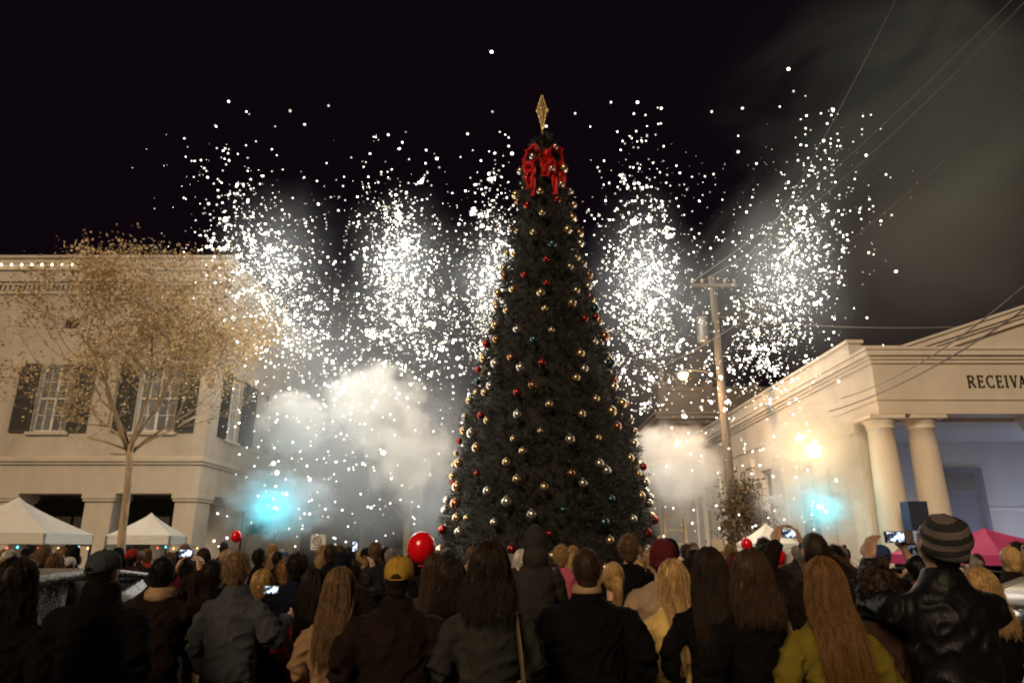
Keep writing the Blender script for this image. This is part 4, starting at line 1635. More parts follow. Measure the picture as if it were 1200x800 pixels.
tx, ty = -7.55, 14.0
T1 = empty('autumn_street_tree', (tx, ty, 0), 'slender street tree with thin golden brown autumn leaves before the stucco building', 'tree')
cc_ = at(170, 402, ty) - Vector((tx, ty, 0))


def sp1(q):
    return 1.25 - .85 * max(0, min(1, (-.5 - (q.x - cc_.x)) / 2.2)) - .55 * max(0, min(1, (cc_.z - .9 - q.z) / 1.2))


leafy('t', 3, [(0, 0, 0), (-.05, 0, 1.0), (-.16, .02, 2.0), (-.19, 0, 3.0), (-.27, 0, 3.75)], [.105, .085, .072, .068, .06],
      [(-.36, .1, 1, 2.2, .034), (-.10, -.2, 1, 2.5, .042), (.14, .2, 1, 2.5, .040), (.46, -.1, 1, 2.4, .034), (-1.0, -.2, .42, 2.2, .024), (.85, .3, .8, 2.5, .028), (.05, .5, 1, 2.2, .032), (-.8, .3, .75, 2.3, .028), (.8, -.4, .85, 2.4, .028), (-1.0, .4, .2, 1.7, .018)],
      cc_, (3.3, 2.3, 1.98), 15000, .070, LEAF, BARK, T1, clump=.19, dmax=5, fill=230, sparse=sp1)

T2 = None
spots = [(-7.2, 34, 1.0, 0), (-4.6, 31, 1.08, 70), (-2.0, 36, 1.1, 150), (3.4, 40, 1.0, 220), (-9.5, 46, 1.15, 300), (6.5, 46, 1.1, 20), (.5, 44, .9, 110)]
LB = ['tall brown-leaved tree in the smoke beside the stucco side wall', 'broad brown tree behind the tallest white smoke puff', 'brown tree in haze close to the left flank of the Christmas fir', 'dim tree behind the Christmas fir, seen past its right flank', 'farthest dim tree at the end of the stucco building', 'dim tree beyond the lift ladder by the brick block', 'dim tree straight behind the Christmas fir trunk']
for i, (x, y, s, rz) in enumerate(spots):
    if T2 is None:
        T2 = empty('street_tree', (x, y, 0))
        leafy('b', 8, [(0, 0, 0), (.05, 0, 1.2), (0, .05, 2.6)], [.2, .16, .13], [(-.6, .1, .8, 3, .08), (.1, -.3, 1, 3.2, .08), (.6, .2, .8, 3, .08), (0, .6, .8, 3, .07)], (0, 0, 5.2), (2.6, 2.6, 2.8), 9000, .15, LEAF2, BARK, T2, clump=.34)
        o = T2
    else:
        o = copy_tree(T2)
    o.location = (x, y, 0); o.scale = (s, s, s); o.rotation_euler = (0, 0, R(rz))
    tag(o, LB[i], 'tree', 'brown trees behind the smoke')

q = at(882, 640, 19)
T3 = empty('brown_shrub', (q.x, 19.4, .13), 'dark brown leafy shrub against the side wall of the columned hall', 'shrub')
leafy('s', 21, [(0, 0, 0), (.02, 0, .5), (0, .02, .9)], [.07, .06, .05], [(-.5, .1, .8, 1.2, .035), (.1, -.3, 1, 1.5, .035), (.5, .2, .8, 1.2, .035)], (0, 0, 1.95), (.72, .72, 1.5), 3600, .10, LEAF2, BARK, T3, clump=.16)

# ------------------------------------------------------------------ utility pole, street lamp, transformer
ux, uy = 6.28, 20.0
pz = at(832, 328, uy).z
U = empty('utility_pole', (ux, uy, .12), 'tall weathered wooden utility pole with crossarm beside the brick block', 'utility pole')
m = MB(); m.lathe([(.150, -.1), (.130, 4), (.095, pz)], (0, 0, 0), 16); m.build('pole', WOOD, U, True)
m = MB(); m.box(-.70, .70, -.19, -.10, pz - .40, pz - .31); m.build('crossarm', WOOD, U, bevel=.01)
for x in (-.64, -.35, .35, .64):
    m = MB(); m.lathe([(.02, 0), (.02, .05), (.05, .06), (.03, .09), (.05, .12), (.02, .16)], (x, -.145, pz - .30), 12); m.build('insulator', mat('grey_porcelain', (.35, .33, .3), .3), U, True)
zt = at(825, 388, uy).z
m = MB(); m.lathe([(.17, -.40), (.19, -.36), (.19, .34), (.21, .35), (.17, .41), (.05, .43)], (-.42, -.05, zt - .1), 20); m.lathe([(.04, 0), (.05, .06), (.03, .1), (.045, .15)], (-.36, -.05, zt + .36), 10); m.box(-.21, -.1, -.08, 0, zt - .2, zt - .12); m.box(-.21, -.1, -.08, 0, zt + .1, zt + .18)
m.build('transformer', METAL, U, True)
zl = at(840, 440, uy).z
L1 = at(800, 436, uy - .2)
m = MB(); m.tube([(-.12, -.05, zl - .28), (-.45, -.08, zl - .02), (-.8, -.12, zl + .02), (L1.x - ux + .1, -.18, zl + .0)], .022, 8)
SLm = empty('street_lamp', (ux, uy, .12), 'lit orange street lamp on a curved arm fixed to the utility pole', 'street lamp')
m.build('arm', METAL, SLm, True)
hx = L1.x - ux
m = MB(); m.lathe([(.03, .13), (.12, .10), (.15, .02), (.145, .0)], (hx, -.2, zl - .10), 16); m.build('lamp_hood', METAL, SLm, True)
m = MB(); m.ell((hx, -.2, zl - .16), (.15, .15, .14), 16, 10); m.build('lamp_globe', glow('sodium_lamp', (1, .60, .26), 5, True), SLm, True)
lamp('street_lamp_light', (ux + hx, uy - .35, zl - .30), 300, (1, .52, .18), .12)

# ------------------------------------------------------------------ overhead wires
WIRE = mat('old_cable', (.20, .18, .16), .5, metal=.3)
top = Vector((ux, uy - .15, pz + .0))
wires = [(top + Vector((-.64, 0, -.1)), at(1196, -10, 8.5), .3, .009, 'upper of two cables climbing steeply from the crossarm to the top corner'),
         (top + Vector((-.35, 0, -.1)), at(1215, -12, 8.3), .45, .009, 'lower of two parallel cables climbing steeply from the crossarm'),
         (top + Vector((.64, 0, -.1)), at(1060, -20, 7.5), .3, .007, 'steep cable from the crossarm rising through the densest sparks'),
         (at(770, 432, 21), at(1225, 80, 9), .5, .008, 'long cable slanting up through the sparks past the street lamp'),
         (Vector((ux, uy, pz - 1.2)), at(1210, 378, 17), .25, .012, 'nearly level cable from the pole towards the pediment'),
         (at(985, 467, HY - .0), at(1215, 322, 9.5), .25, .012, 'thin cable from the hall entablature rising over its cornice'),
         (at(972, 482, 15.2), at(1215, 352, 10.5), .2, .015, 'dark cable sagging across the hall frieze to an insulator'),
         (at(560, 351, 26), at(240, 350, 21), .1, .012, 'level cable across the street behind the sparks')]
for a, b_, sag, r_, lab in wires:
    mb = MB(); n = 24
    mb.tube([a.lerp(b_, i / n) - Vector((0, 0, sag * 4 * (i / n) * (1 - i / n))) for i in range(n + 1)], r_, 6)
    tag(mb.build('overhead_cable', WIRE, None, True), lab, 'cable')

# ------------------------------------------------------------------ boom lift in the smoke
lq = at(792, 640, 19.4)
LF = empty('boom_lift', (lq.x, 19.4, 0), 'boom lift with railed basket on a ladder mast, half lost in white smoke', 'lift')
zb0, zb1 = at(792, 583, 19.4).z, at(792, 538, 19.4).z
LM = mat('pale_lift_paint', (.55, .42, .28), .5, var=.1)
m = MB()
for x in (-.62, .62):
    for y in (-.35, .35):
        m.box(x - .03, x + .03, y - .03, y + .03, zb0, zb1)
for z in (zb0, (zb0 + zb1) / 2, zb1):
    m.box(-.66, .66, -.385, -.325, z - .03, z + .03); m.box(-.66, .66, .325, .385, z - .03, z + .03)
    m.box(-.66, -.59, -.32, .32, z - .029, z + .029); m.box(.59, .66, -.32, .32, z - .029, z + .029)
m.box(-.03, .03, -.38, -.33, zb0, zb1)
m.box(-.6, .6, -.34, .34, zb0 - .06, zb0 - .031)
m.build('basket', LM, LF)
m = MB()
for x in (-.28, .28):
    m.box(x - .04, x + .04, -.06, .06, .5, zb0 - .06)
for z in np.arange(.7, zb0 - .1, .36):
    m.box(-.24, .24, -.03, .03, z, z + .06)
m.build('ladder_mast', LM, LF)
m = MB(); m.box(-.8, .8, -.9, .9, .25, .6); m.build('chassis', DARKMETAL, LF, bevel=.03)
for x in (-.78, .78):
    for y in (-.6, .6):
        m = MB(); m.tube([(x - .1, y, .26), (x + .1, y, .26)], .26, 18); m.build('wheel', DARKMETAL, LF)

# ------------------------------------------------------------------ market tents
def tent(name, c, half_a, half_b, z_ap, z_e, canopy, label, frame=True, val=.22):
    t_ = empty(name, (c[0], c[1], 0), label, 'tent')
    cs = [Vector((half_a[0], half_a[1], 0)), Vector((half_b[0], half_b[1], 0)), -Vector((half_a[0], half_a[1], 0)), -Vector((half_b[0], half_b[1], 0))]
    mb = MB(); n = 10
    for i in range(4):
        p, q = cs[i], cs[(i + 1) % 4]
        for a in range(n):
            row = []
            for b in range(n + 1):
                u0, u1 = a / n, (a + 1) / n
                v = b / n
                def S_(u):
                    e = p.lerp(q, v) * u
                    z = z_ap + (z_e - z_ap) * (u ** .82) - .10 * math.sin(math.pi * u) * (1 - abs(2 * v - 1)) * .6
                    return (e.x, e.y, z)
                row.append((S_(u0), S_(u1)))
            for b in range(n):
                mb.add([row[b][0], row[b + 1][0], row[b + 1][1], row[b][1]], [(0, 1, 2, 3)])
    me_ = mb.mesh('canopy')
    bm = bmesh.new(); bm.from_mesh(me_); bmesh.ops.remove_doubles(bm, verts=bm.verts, dist=.001); bmesh.ops.recalc_face_normals(bm, faces=bm.faces); bm.to_mesh(me_); bm.free()
    me_.materials.append(canopy)
    o = link('canopy', me_, t_)
    sd_ = o.modifiers.new('thick', 'SOLIDIFY'); sd_.thickness = .012
    mb = MB()
    for i in range(4):
        p, q = cs[i], cs[(i + 1) % 4]
        vs = []
        for b in range(17):
            e = p.lerp(q, b / 16)
            vs += [(e.x, e.y, z_e), (e.x * 1.004, e.y * 1.004, z_e - val)]
        mb.add(vs, [(2 * b, 2 * b + 2, 2 * b + 3, 2 * b + 1) for b in range(16)])
    o = mb.build('valance', canopy, t_)
    sd_ = o.modifiers.new('thick', 'SOLIDIFY'); sd_.thickness = .01
    if frame:
        for i in range(4):
            e = cs[i] * .985
            mb = MB(); mb.box(e.x - .022, e.x + .022, e.y - .022, e.y + .022, 0, z_e - .02); mb.build('leg', METAL, t_)
        mb = MB()
        for i in range(4):
            p, q = cs[i] * .985, cs[(i + 1) % 4] * .985
            mb.tube([(p.x, p.y, z_e - .25), (q.x, q.y, z_e - .05)], .014, 6); mb.tube([(p.x, p.y, z_e - .05), (q.x, q.y, z_e - .25)], .014, 6)
        mb.build('cross_brace', METAL, t_)
    return t_


tent('market_tent', (-10.94, 15.5), (1.386, -.98), (.98, 1.386), 2.80, 2.02, CANVAS, 'white pop-up tent with peaked canopy, the larger one by the arcade')
c2 = at(172, 640, 18.4)
tent('market_tent', (c2.x, 18.4), (.86, -.6), (.6, .86), 2.60, 2.02, CANVAS, 'smaller white pop-up tent partly behind the slender tree trunk')
c3 = at(900, 640, 17.2)
tent('market_tent', (c3.x, 17.2), (.62, -.45), (.45, .62), 2.30, 1.82, CANVAS, 'small white peaked tent beside the brown shrub and the hall')
PINK = mat('pink_canopy_cloth', (.50, .05, .19), .7, var=.08)
c4 = at(1158, 640, 12.0)
tent('pink_canopy', (c4.x, 12.0), (1.5, -.55), (.55, 1.1), 2.05, 1.62, PINK, 'bright pink peaked canopy before the columned hall', val=.15)
for cx, cy, n, lab in ((-10.35, 14.75, 9, 'string of red and blue bulbs under the larger white tent'), (-8.55, 17.4, 6, 'short string of coloured bulbs under the smaller white tent')):
    s_ = empty('light_string', (cx, cy, 1.72), lab, 'light string')
    gl = [glow('red_bulb', (1, .12, .08), 2.5), glow('blue_bulb', (.15, .65, 1), 3), glow('amber_bulb', (1, .6, .2), 2.5)]
    for k in range(n):
        b = MB(); b.ell((0, 0, 0), (.022, .022, .028), 8, 6)
        o = b.build('bulb', gl[k % 3], s_, True); o.location = (-.1 + k * .15, k * .10, .02 * math.sin(k * 2))
    b = MB(); b.tube([(-.1 + k * .15, k * .10, .035 + .02 * math.sin(k * 2)) for k in range(n)], .005, 5); b.build('wire', DARKMETAL, s_)

# ------------------------------------------------------------------ signs
sq = at(373, 635, 13.5)
S1 = empty('poster_sign', (sq.x, 13.5, 0), 'small white square sign with grey ring emblem on a thin post', 'sign')
m = MB(); m.box(-.14, .14, -.012, .012, sq.z - .14, sq.z + .14); m.build('board', mat('white_board', (.6, .6, .58), .6), S1, bevel=.003)
m = MB(); m.tube([(.075 * math.cos(a * .2094) - .02, -.02, sq.z + .02 + .075 * math.sin(a * .2094)) for a in range(31)], .012, 6); m.tube([(.03 * math.cos(a * .3142) - .02, -.02, sq.z + .02 + .03 * math.sin(a * .3142)) for a in range(21)], .008, 6); m.box(-.1, .1, -.018, -.013, sq.z - .11, sq.z - .09); m.build('emblem', mat('grey_print', (.25, .25, .25), .6), S1)
m = MB(); m.box(-.02, .02, .012, .05, 0, sq.z + .1); m.build('post', METAL, S1)
sq = at(841, 640, 15.5)
S2 = empty('poster_sign', (sq.x, 15.5, 0), 'small pale upright sign on a post below the utility pole', 'sign')
m = MB(); m.box(-.12, .12, -.012, .012, sq.z - .1, sq.z + .16); m.build('board', mat('cream_board', (.5, .42, .32), .6), S2)
m = MB(); m.box(-.02, .02, .012, .05, 0, sq.z + .1); m.build('post', METAL, S2)
sq = at(1073, 607, 14.2)
S3 = empty('loudspeaker', (sq.x, 14.2, .11), 'dark blue loudspeaker cabinet on a stand between the portico columns', 'loudspeaker')
m = MB(); m.box(-.2, .2, -.15, .15, sq.z - .35, sq.z + .22); m.build('cabinet', BLUE_TINT, S3, bevel=.015)
m = MB(); m.box(-.17, .17, -.163, -.152, sq.z - .31, sq.z + .19); m.build('grille', mat('speaker_grille', (.02, .03, .07), .6, bump=1, bscale=150), S3)
m = MB(); m.tube([(0, 0, .0), (0, 0, sq.z - .36)], .02, 8); m.tube([(-.35, 0, 0), (0, 0, .55)], .015, 6); m.tube([(.35, 0, 0), (0, 0, .55)], .015, 6); m.tube([(0, .35, 0), (0, 0, .55)], .015, 6); m.build('stand', DARKMETAL, S3)
sq = at(303, 616, 19)
m = MB(); m.box(-.36, .36, -.02, .02, -.22, .22)
S4 = empty('hanging_banner', (sq.x, 19, sq.z), 'small teal banner panel hung by the stucco side wall under the cyan flare', 'banner')
m.build('panel', mat('teal_cloth_panel', (.02, .10, .11), .7), S4, bevel=.005)
m = MB(); m.tube([(-.34, .05, -sq.z), (-.34, .05, .25)], .025, 8); m.build('post', METAL, S4)

# ------------------------------------------------------------------ balloons
RED = mat('red_balloon_rubber', (.72, .005, .012), .18, var=.03, spec=.6)
_b, _N, _L, _p = None, RED.node_tree.nodes, RED.node_tree.links, RED.node_tree.nodes['Principled BSDF']
_p.inputs['Subsurface Weight'].default_value = .25; _p.inputs['Subsurface Radius'].default_value = (.1, .01, .01)


def balloon(loc, r, label):
    b = empty('balloon', loc, label, 'balloon')
    m = MB()
    pf = []
    for i in range(19):
        a = math.pi * i / 18
        z = -math.cos(a)
        pf.append((max(.002, r * math.sin(a) * (1 + .0 * z)), r * (z * 1.07 if z > 0 else z * 1.16)))
    m.lathe(pf, (0, 0, 0), 32); m.build('skin', RED, b, True)
    m = MB(); m.lathe([(.022 * r / .12, -1.26 * r), (.012 * r / .12, -1.17 * r), (.02 * r / .12, -1.13 * r)], (0, 0, 0), 10); m.build('knot', RED, b)
    m = MB(); m.tube([(0, 0, -1.25 * r), (.01, .01, -1.6 * r), (0, .02, -loc[2] + 1.25)], .0025, 4); m.build('string', WIRE, b)


balloon(tuple(at(494, 641, 6.2)), .125, 'large glossy red balloon floating over the crowd beside the fir')
balloon(tuple(at(277, 628, 14)), .105, 'small red balloon floating under the teal banner')
balloon(tuple(at(875, 637, 11.5)), .09, 'small red balloon nearer the utility pole, before the small tent')
balloon(tuple(at(911, 651, 9)), .095, 'small red balloon among heads just below the small tent')
# ------------------------------------------------------------------ fireworks
SPK, N, L, b = new_mat('white_hot_spark')
N.remove(b)
_g = N.new('ShaderNodeNewGeometry'); _o = N.new('ShaderNodeObjectInfo')
_a = N.new('ShaderNodeMath'); _a.operation = 'ADD'; L.new(_g.outputs['Random Per Island'], _a.inputs[0]); L.new(_o.outputs['Random'], _a.inputs[1])
_f = N.new('ShaderNodeMath'); _f.operation = 'FRACT'; L.new(_a.outputs[0], _f.inputs[0])
_m = N.new('ShaderNodeMapRange'); _p = N.new('ShaderNodeMath'); _p.operation = 'POWER'; _p.inputs[1].default_value = 2.2; L.new(_f.outputs[0], _p.inputs[0])
_m.inputs['To Min'].default_value = .9; _m.inputs['To Max'].default_value = 12.0; L.new(_p.outputs[0], _m.inputs['Value'])
_e = N.new('ShaderNodeEmission'); _e.inputs['Color'].default_value = (1.0, .92, .78, 1)
L.new(_m.outputs[0], _e.inputs['Strength']); L.new(_e.outputs[0], N['Material Output'].inputs['Surface'])
SPK.cycles.emission_sampling = 'NONE'
mb = MB()
bm = bmesh.new(); bmesh.ops.create_icosphere(bm, subdivisions=1, radius=1.0)
ICO_V = np.array([v.co[:] for v in bm.verts]); ICO_F = np.array([[v.index for v in f.verts] for f in bm.faces]); bm.free()
spk_me = fast_mesh('firework_spark', ICO_V, 3, [SPK], ICO_F)
rs = random.Random(23)
SH = [  # name for the label, centre of the dense part, spread, upper limit, count, distance range
    ('above the stucco building', 318, 330, 48, 50, 122, 760, (16.5, 19.2), .42),
    ('between the stucco building and the fir', 470, 325, 40, 56, 152, 780, (18.0, 20.5), .12),
    ('close behind the left flank of the fir', 575, 330, 26, 60, 152, 430, (19.2, 21.0), -.05),
    ('close behind the right flank of the fir', 755, 335, 36, 60, 118, 780, (19.2, 20.5), .05),
    ('above the roof edge of the columned hall', 918, 340, 44, 66, 100, 760, (15.6, 18.5), -.28)]
sparks = []
for si, (nm, cx, cy, sx, sy, topy, n, (d0, d1), slant) in enumerate(SH):
    k = 0
    while k < n:
        t = rs.random()
        if t < .60:
            py = rs.gauss(cy + 15, sy * 1.15); px = cx + slant * (py - cy) + rs.gauss(0, sx * .66) * (1 + (py - cy) / 300)
            r = abs(rs.gauss(0, .62)) + .62
            if rs.random() < .13: r *= 1.6
        elif t < .86:
            py = rs.triangular(topy, cy, cy - 25); px = cx + slant * (py - cy) + rs.gauss(0, sx * 1.0)
            r = rs.uniform(.85, 1.5)
        elif t < .95:
            py = rs.uniform(cy - 80, cy + 100); px = cx + rs.gauss(0, sx * 1.7); r = rs.uniform(.55, 1.3)
        else:
            py = rs.uniform(cy + 60, 630); px = cx + slant * 60 + rs.gauss(0, sx * 1.2); r = rs.uniform(.65, 1.5)
        if py < topy - 6 or py > 640 or px < 215 or px > 1052:
            continue
        Y = rs.uniform(d0, d1)
        p = at(px, py, Y)
        if p.x < -8.7 and Y > 19.3: continue
        if p.x > 7.7 and p.z < 7 and Y > 14: continue
        if p.z < 1.9: continue
        if abs(p.x - FX) < radius_at(p.z) + .2 and abs(p.y - FY) < radius_at(p.z) + .3: continue
        k += 1
        sparks.append((r * .86 * Y / 790, p, nm, py < cy - 70 or abs(px - cx - slant * (py - cy)) > sx * 1.6))
        if t < .6 and rs.random() < .34:          # ragged clumps in the dense part
            for _ in range(rs.randint(2, 5)):
                sparks.append((r * rs.uniform(.4, .95) * Y / 790, p + Vector((rs.gauss(0, .05), rs.gauss(0, .05), rs.gauss(0, .07))), nm, False))
GLOW_SPECKS = []
for n_, x0, x1, y0, y1, Y0, Y1, si in ((190, 270, 540, 395, 640, 15.9, 16.9, 1), (45, 240, 420, 480, 640, 15.5, 16.5, 0), (45, 690, 830, 410, 640, 16.6, 17.6, 3), (60, 850, 1000, 420, 620, 14.0, 14.6, 4)):
    for _ in range(n_):
        px, py = rs.triangular(x0, x1, (x0 + x1) / 2), y0 + (y1 - y0) * rs.random() ** 1.3
        Y = rs.uniform(Y0, Y1); p = at(px, py, Y)
        if p.x > 7.6 or abs(p.x - FX) < radius_at(p.z) + .25: continue
        sparks.append((rs.uniform(.45, 1.25) * (1.9 if rs.random() < .10 else 1) * Y / 790, p, SH[si][0], False))
for si, (nm, cx, cy, sx, sy, topy, n, (d0, d1), slant) in enumerate(SH):
    for _ in range(1500):  # tiny specks added to fill the spark cores with glow
        if rs.random() < .72:
            py = rs.gauss(cy + 20, sy * .8); px = cx + slant * (py - cy) + rs.gauss(0, sx * .5) * (1 + (py - cy) / 340)
        else:
            py = rs.triangular(topy + 30, 470, cy + 20); px = cx + slant * (py - cy) + rs.gauss(0, sx * 1.2)
        Y = rs.uniform(d0, d1); p = at(px, py, Y)
        if p.x < -8.7 and Y > 19.3 or p.x > 7.7 and p.z < 7 and Y > 14: continue
        if abs(p.x - FX) < radius_at(p.z) + .2 and abs(p.y - FY) < radius_at(p.z) + .3: continue
        GLOW_SPECKS.append((rs.uniform(.22, .42) * Y / 790, p))
for px, py in ((576, 61), (268, 119), (385, 124), (340, 130), (577, 131), (674, 133), (716, 120), (747, 120), (834, 131), (870, 127), (924, 81), (930, 107), (1045, 252), (1050, 318), (357, 146), (455, 158), (600, 180), (640, 88 + 60), (548, 157), (512, 186), (775, 127), (805, 222), (865, 178), (965, 165), (1015, 182), (1018, 296)):
    Y = 16.5 if px > 850 or px < 400 else 19.5
    nm = min(SH, key=lambda s: abs(s[1] - px))[0]
    sparks.append((rs.uniform(1.5, 2.1) * Y / 790, at(px, py, Y), nm, True))
# the 300 that stand out one by one are objects of their own, the dense rest is one mass
order = sorted(range(len(sparks)), key=lambda i: (not sparks[i][3], -sparks[i][0]))
for i in order[:300]:
    r, p, nm, edge = sparks[i]
    o = bpy.data.objects.new('firework_spark', spk_me)
    COL.objects.link(o)
    o.location = p; o.scale = (r * rs.uniform(.85, 1.15), r, r * rs.uniform(.85, 1.2))
    tag(o, f'single white-hot spark of the shower {nm}', 'spark', f'loose sparks of the shower {nm}')
V, F = [], []
for j, (r, p) in enumerate([(sparks[i][0], sparks[i][1]) for i in order[300:]] + GLOW_SPECKS):
    V.append(ICO_V * r * np.array([rs.uniform(.8, 1.25), 1, rs.uniform(.8, 1.35)]) + np.array(p[:]))
    F.append(ICO_F + j * len(ICO_V))
o = link('sparks', fast_mesh('sparks', np.concatenate(V), 3, [SPK], np.concatenate(F)))
tag(o, 'dense mass of falling white sparks and added glow specks behind and beside the fir', 'sparks', kind='stuff')

for px, py, Y, e in ((322, 305, 17.9, 300), (350, 390, 16.8, 190), (470, 310, 20.0, 300), (470, 370, 16.4, 130), (572, 330, 20.9, 280), (757, 320, 20.4, 300), (770, 430, 18.6, 200), (922, 320, 17.2, 260),
                     (400, 500, 16.0, 210), (470, 590, 16.2, 170), (800, 545, 17.0, 130)):  # lamps on this line are added fill, low in front of the smoke puffs
    lamp('firework_and_fill_light', at(px, py, Y), e * FW, (1, .93, .83), 1.0)

# flares: burning charges low above the street
def flare(px, py, Y, r, col, strength, e, lcol, label, radius=.15, off=-.22):
    p = at(px, py, Y)
    m = MB(); m.ell((0, 0, 0), (r * .8, r * .7, r * .7), 14, 10)
    rr2 = random.Random(int(px))
    for _ in range(14):
        q = Vector((rr2.gauss(0, 1), rr2.gauss(0, 1), rr2.gauss(0, 1))).normalized() * r * rr2.uniform(.6, 1.7)
        m.ell(q, (r * rr2.uniform(.12, .4),) * 3, 8, 6)
    o = m.build('flare', glow('flare_fire', col, strength), None, True)
    o.location = p
    tag(o, label, 'flare')
    lamp('flare_and_fill_light', p + Vector((0, off, 0)), e, lcol, radius)
    return p


flare(323, 595, 17.4, .06, (.5, 1, 1), 3.5, 48 * FLR, (.0, .70, .78), 'bright cyan flare burning before the stucco building side wall')
flare(961, 594, 15.2, .06, (.5, 1, 1), 3.5, 34 * FLR, (.0, .70, .76), 'bright cyan flare burning low before the hall side wall')
flare(952, 527, 14.9, .125, (1, .93, .75), 12, 55 * FLR, (1, .64, .31), 'large white-hot flare inside the orange smoke ball by the hall', .6, -1.5)  # its lamp is fill added in front, to light the face of the smoke ball
lamp('flare_and_fill_light', at(952, 527, 15.1), 52, (1, .64, .31), .55)
flare(938, 512, 14.9, .06, (1, .93, .75), 12, 10 * FLR, (1, .60, .28), 'smaller white-hot streak just above the large flare by the hall', .5, -.05)
# blue stage lamp in the portico
Bl = at(1170, 600, 16.2)
lamp('portico_blue_light', (13.6, 16.6, 2.0), 70, (.40, .56, 1.0), .3)
lamp('portico_blue_light', (9.6, 16.9, 1.5), 28, (.42, .58, 1.0), .3)

# ------------------------------------------------------------------ smoke
bm = bmesh.new(); bmesh.ops.create_icosphere(bm, subdivisions=3, radius=1.0)
sm_me = bpy.data.meshes.new('smoke'); bm.to_mesh(sm_me); bm.free()
SMN = [0]


def smoke(px, py, Y, rx, ry, rz, m, rot=(0, 0, 0), label='drifting pale smoke'):
    me = sm_me.copy()
    me.materials.append(m)
    o = link('smoke', me)
    o.location = at(px, py, Y)
    o.scale = (rx, ry, rz)
    o.rotation_euler = rot
    tag(o, label, 'smoke', kind='stuff')
    return o


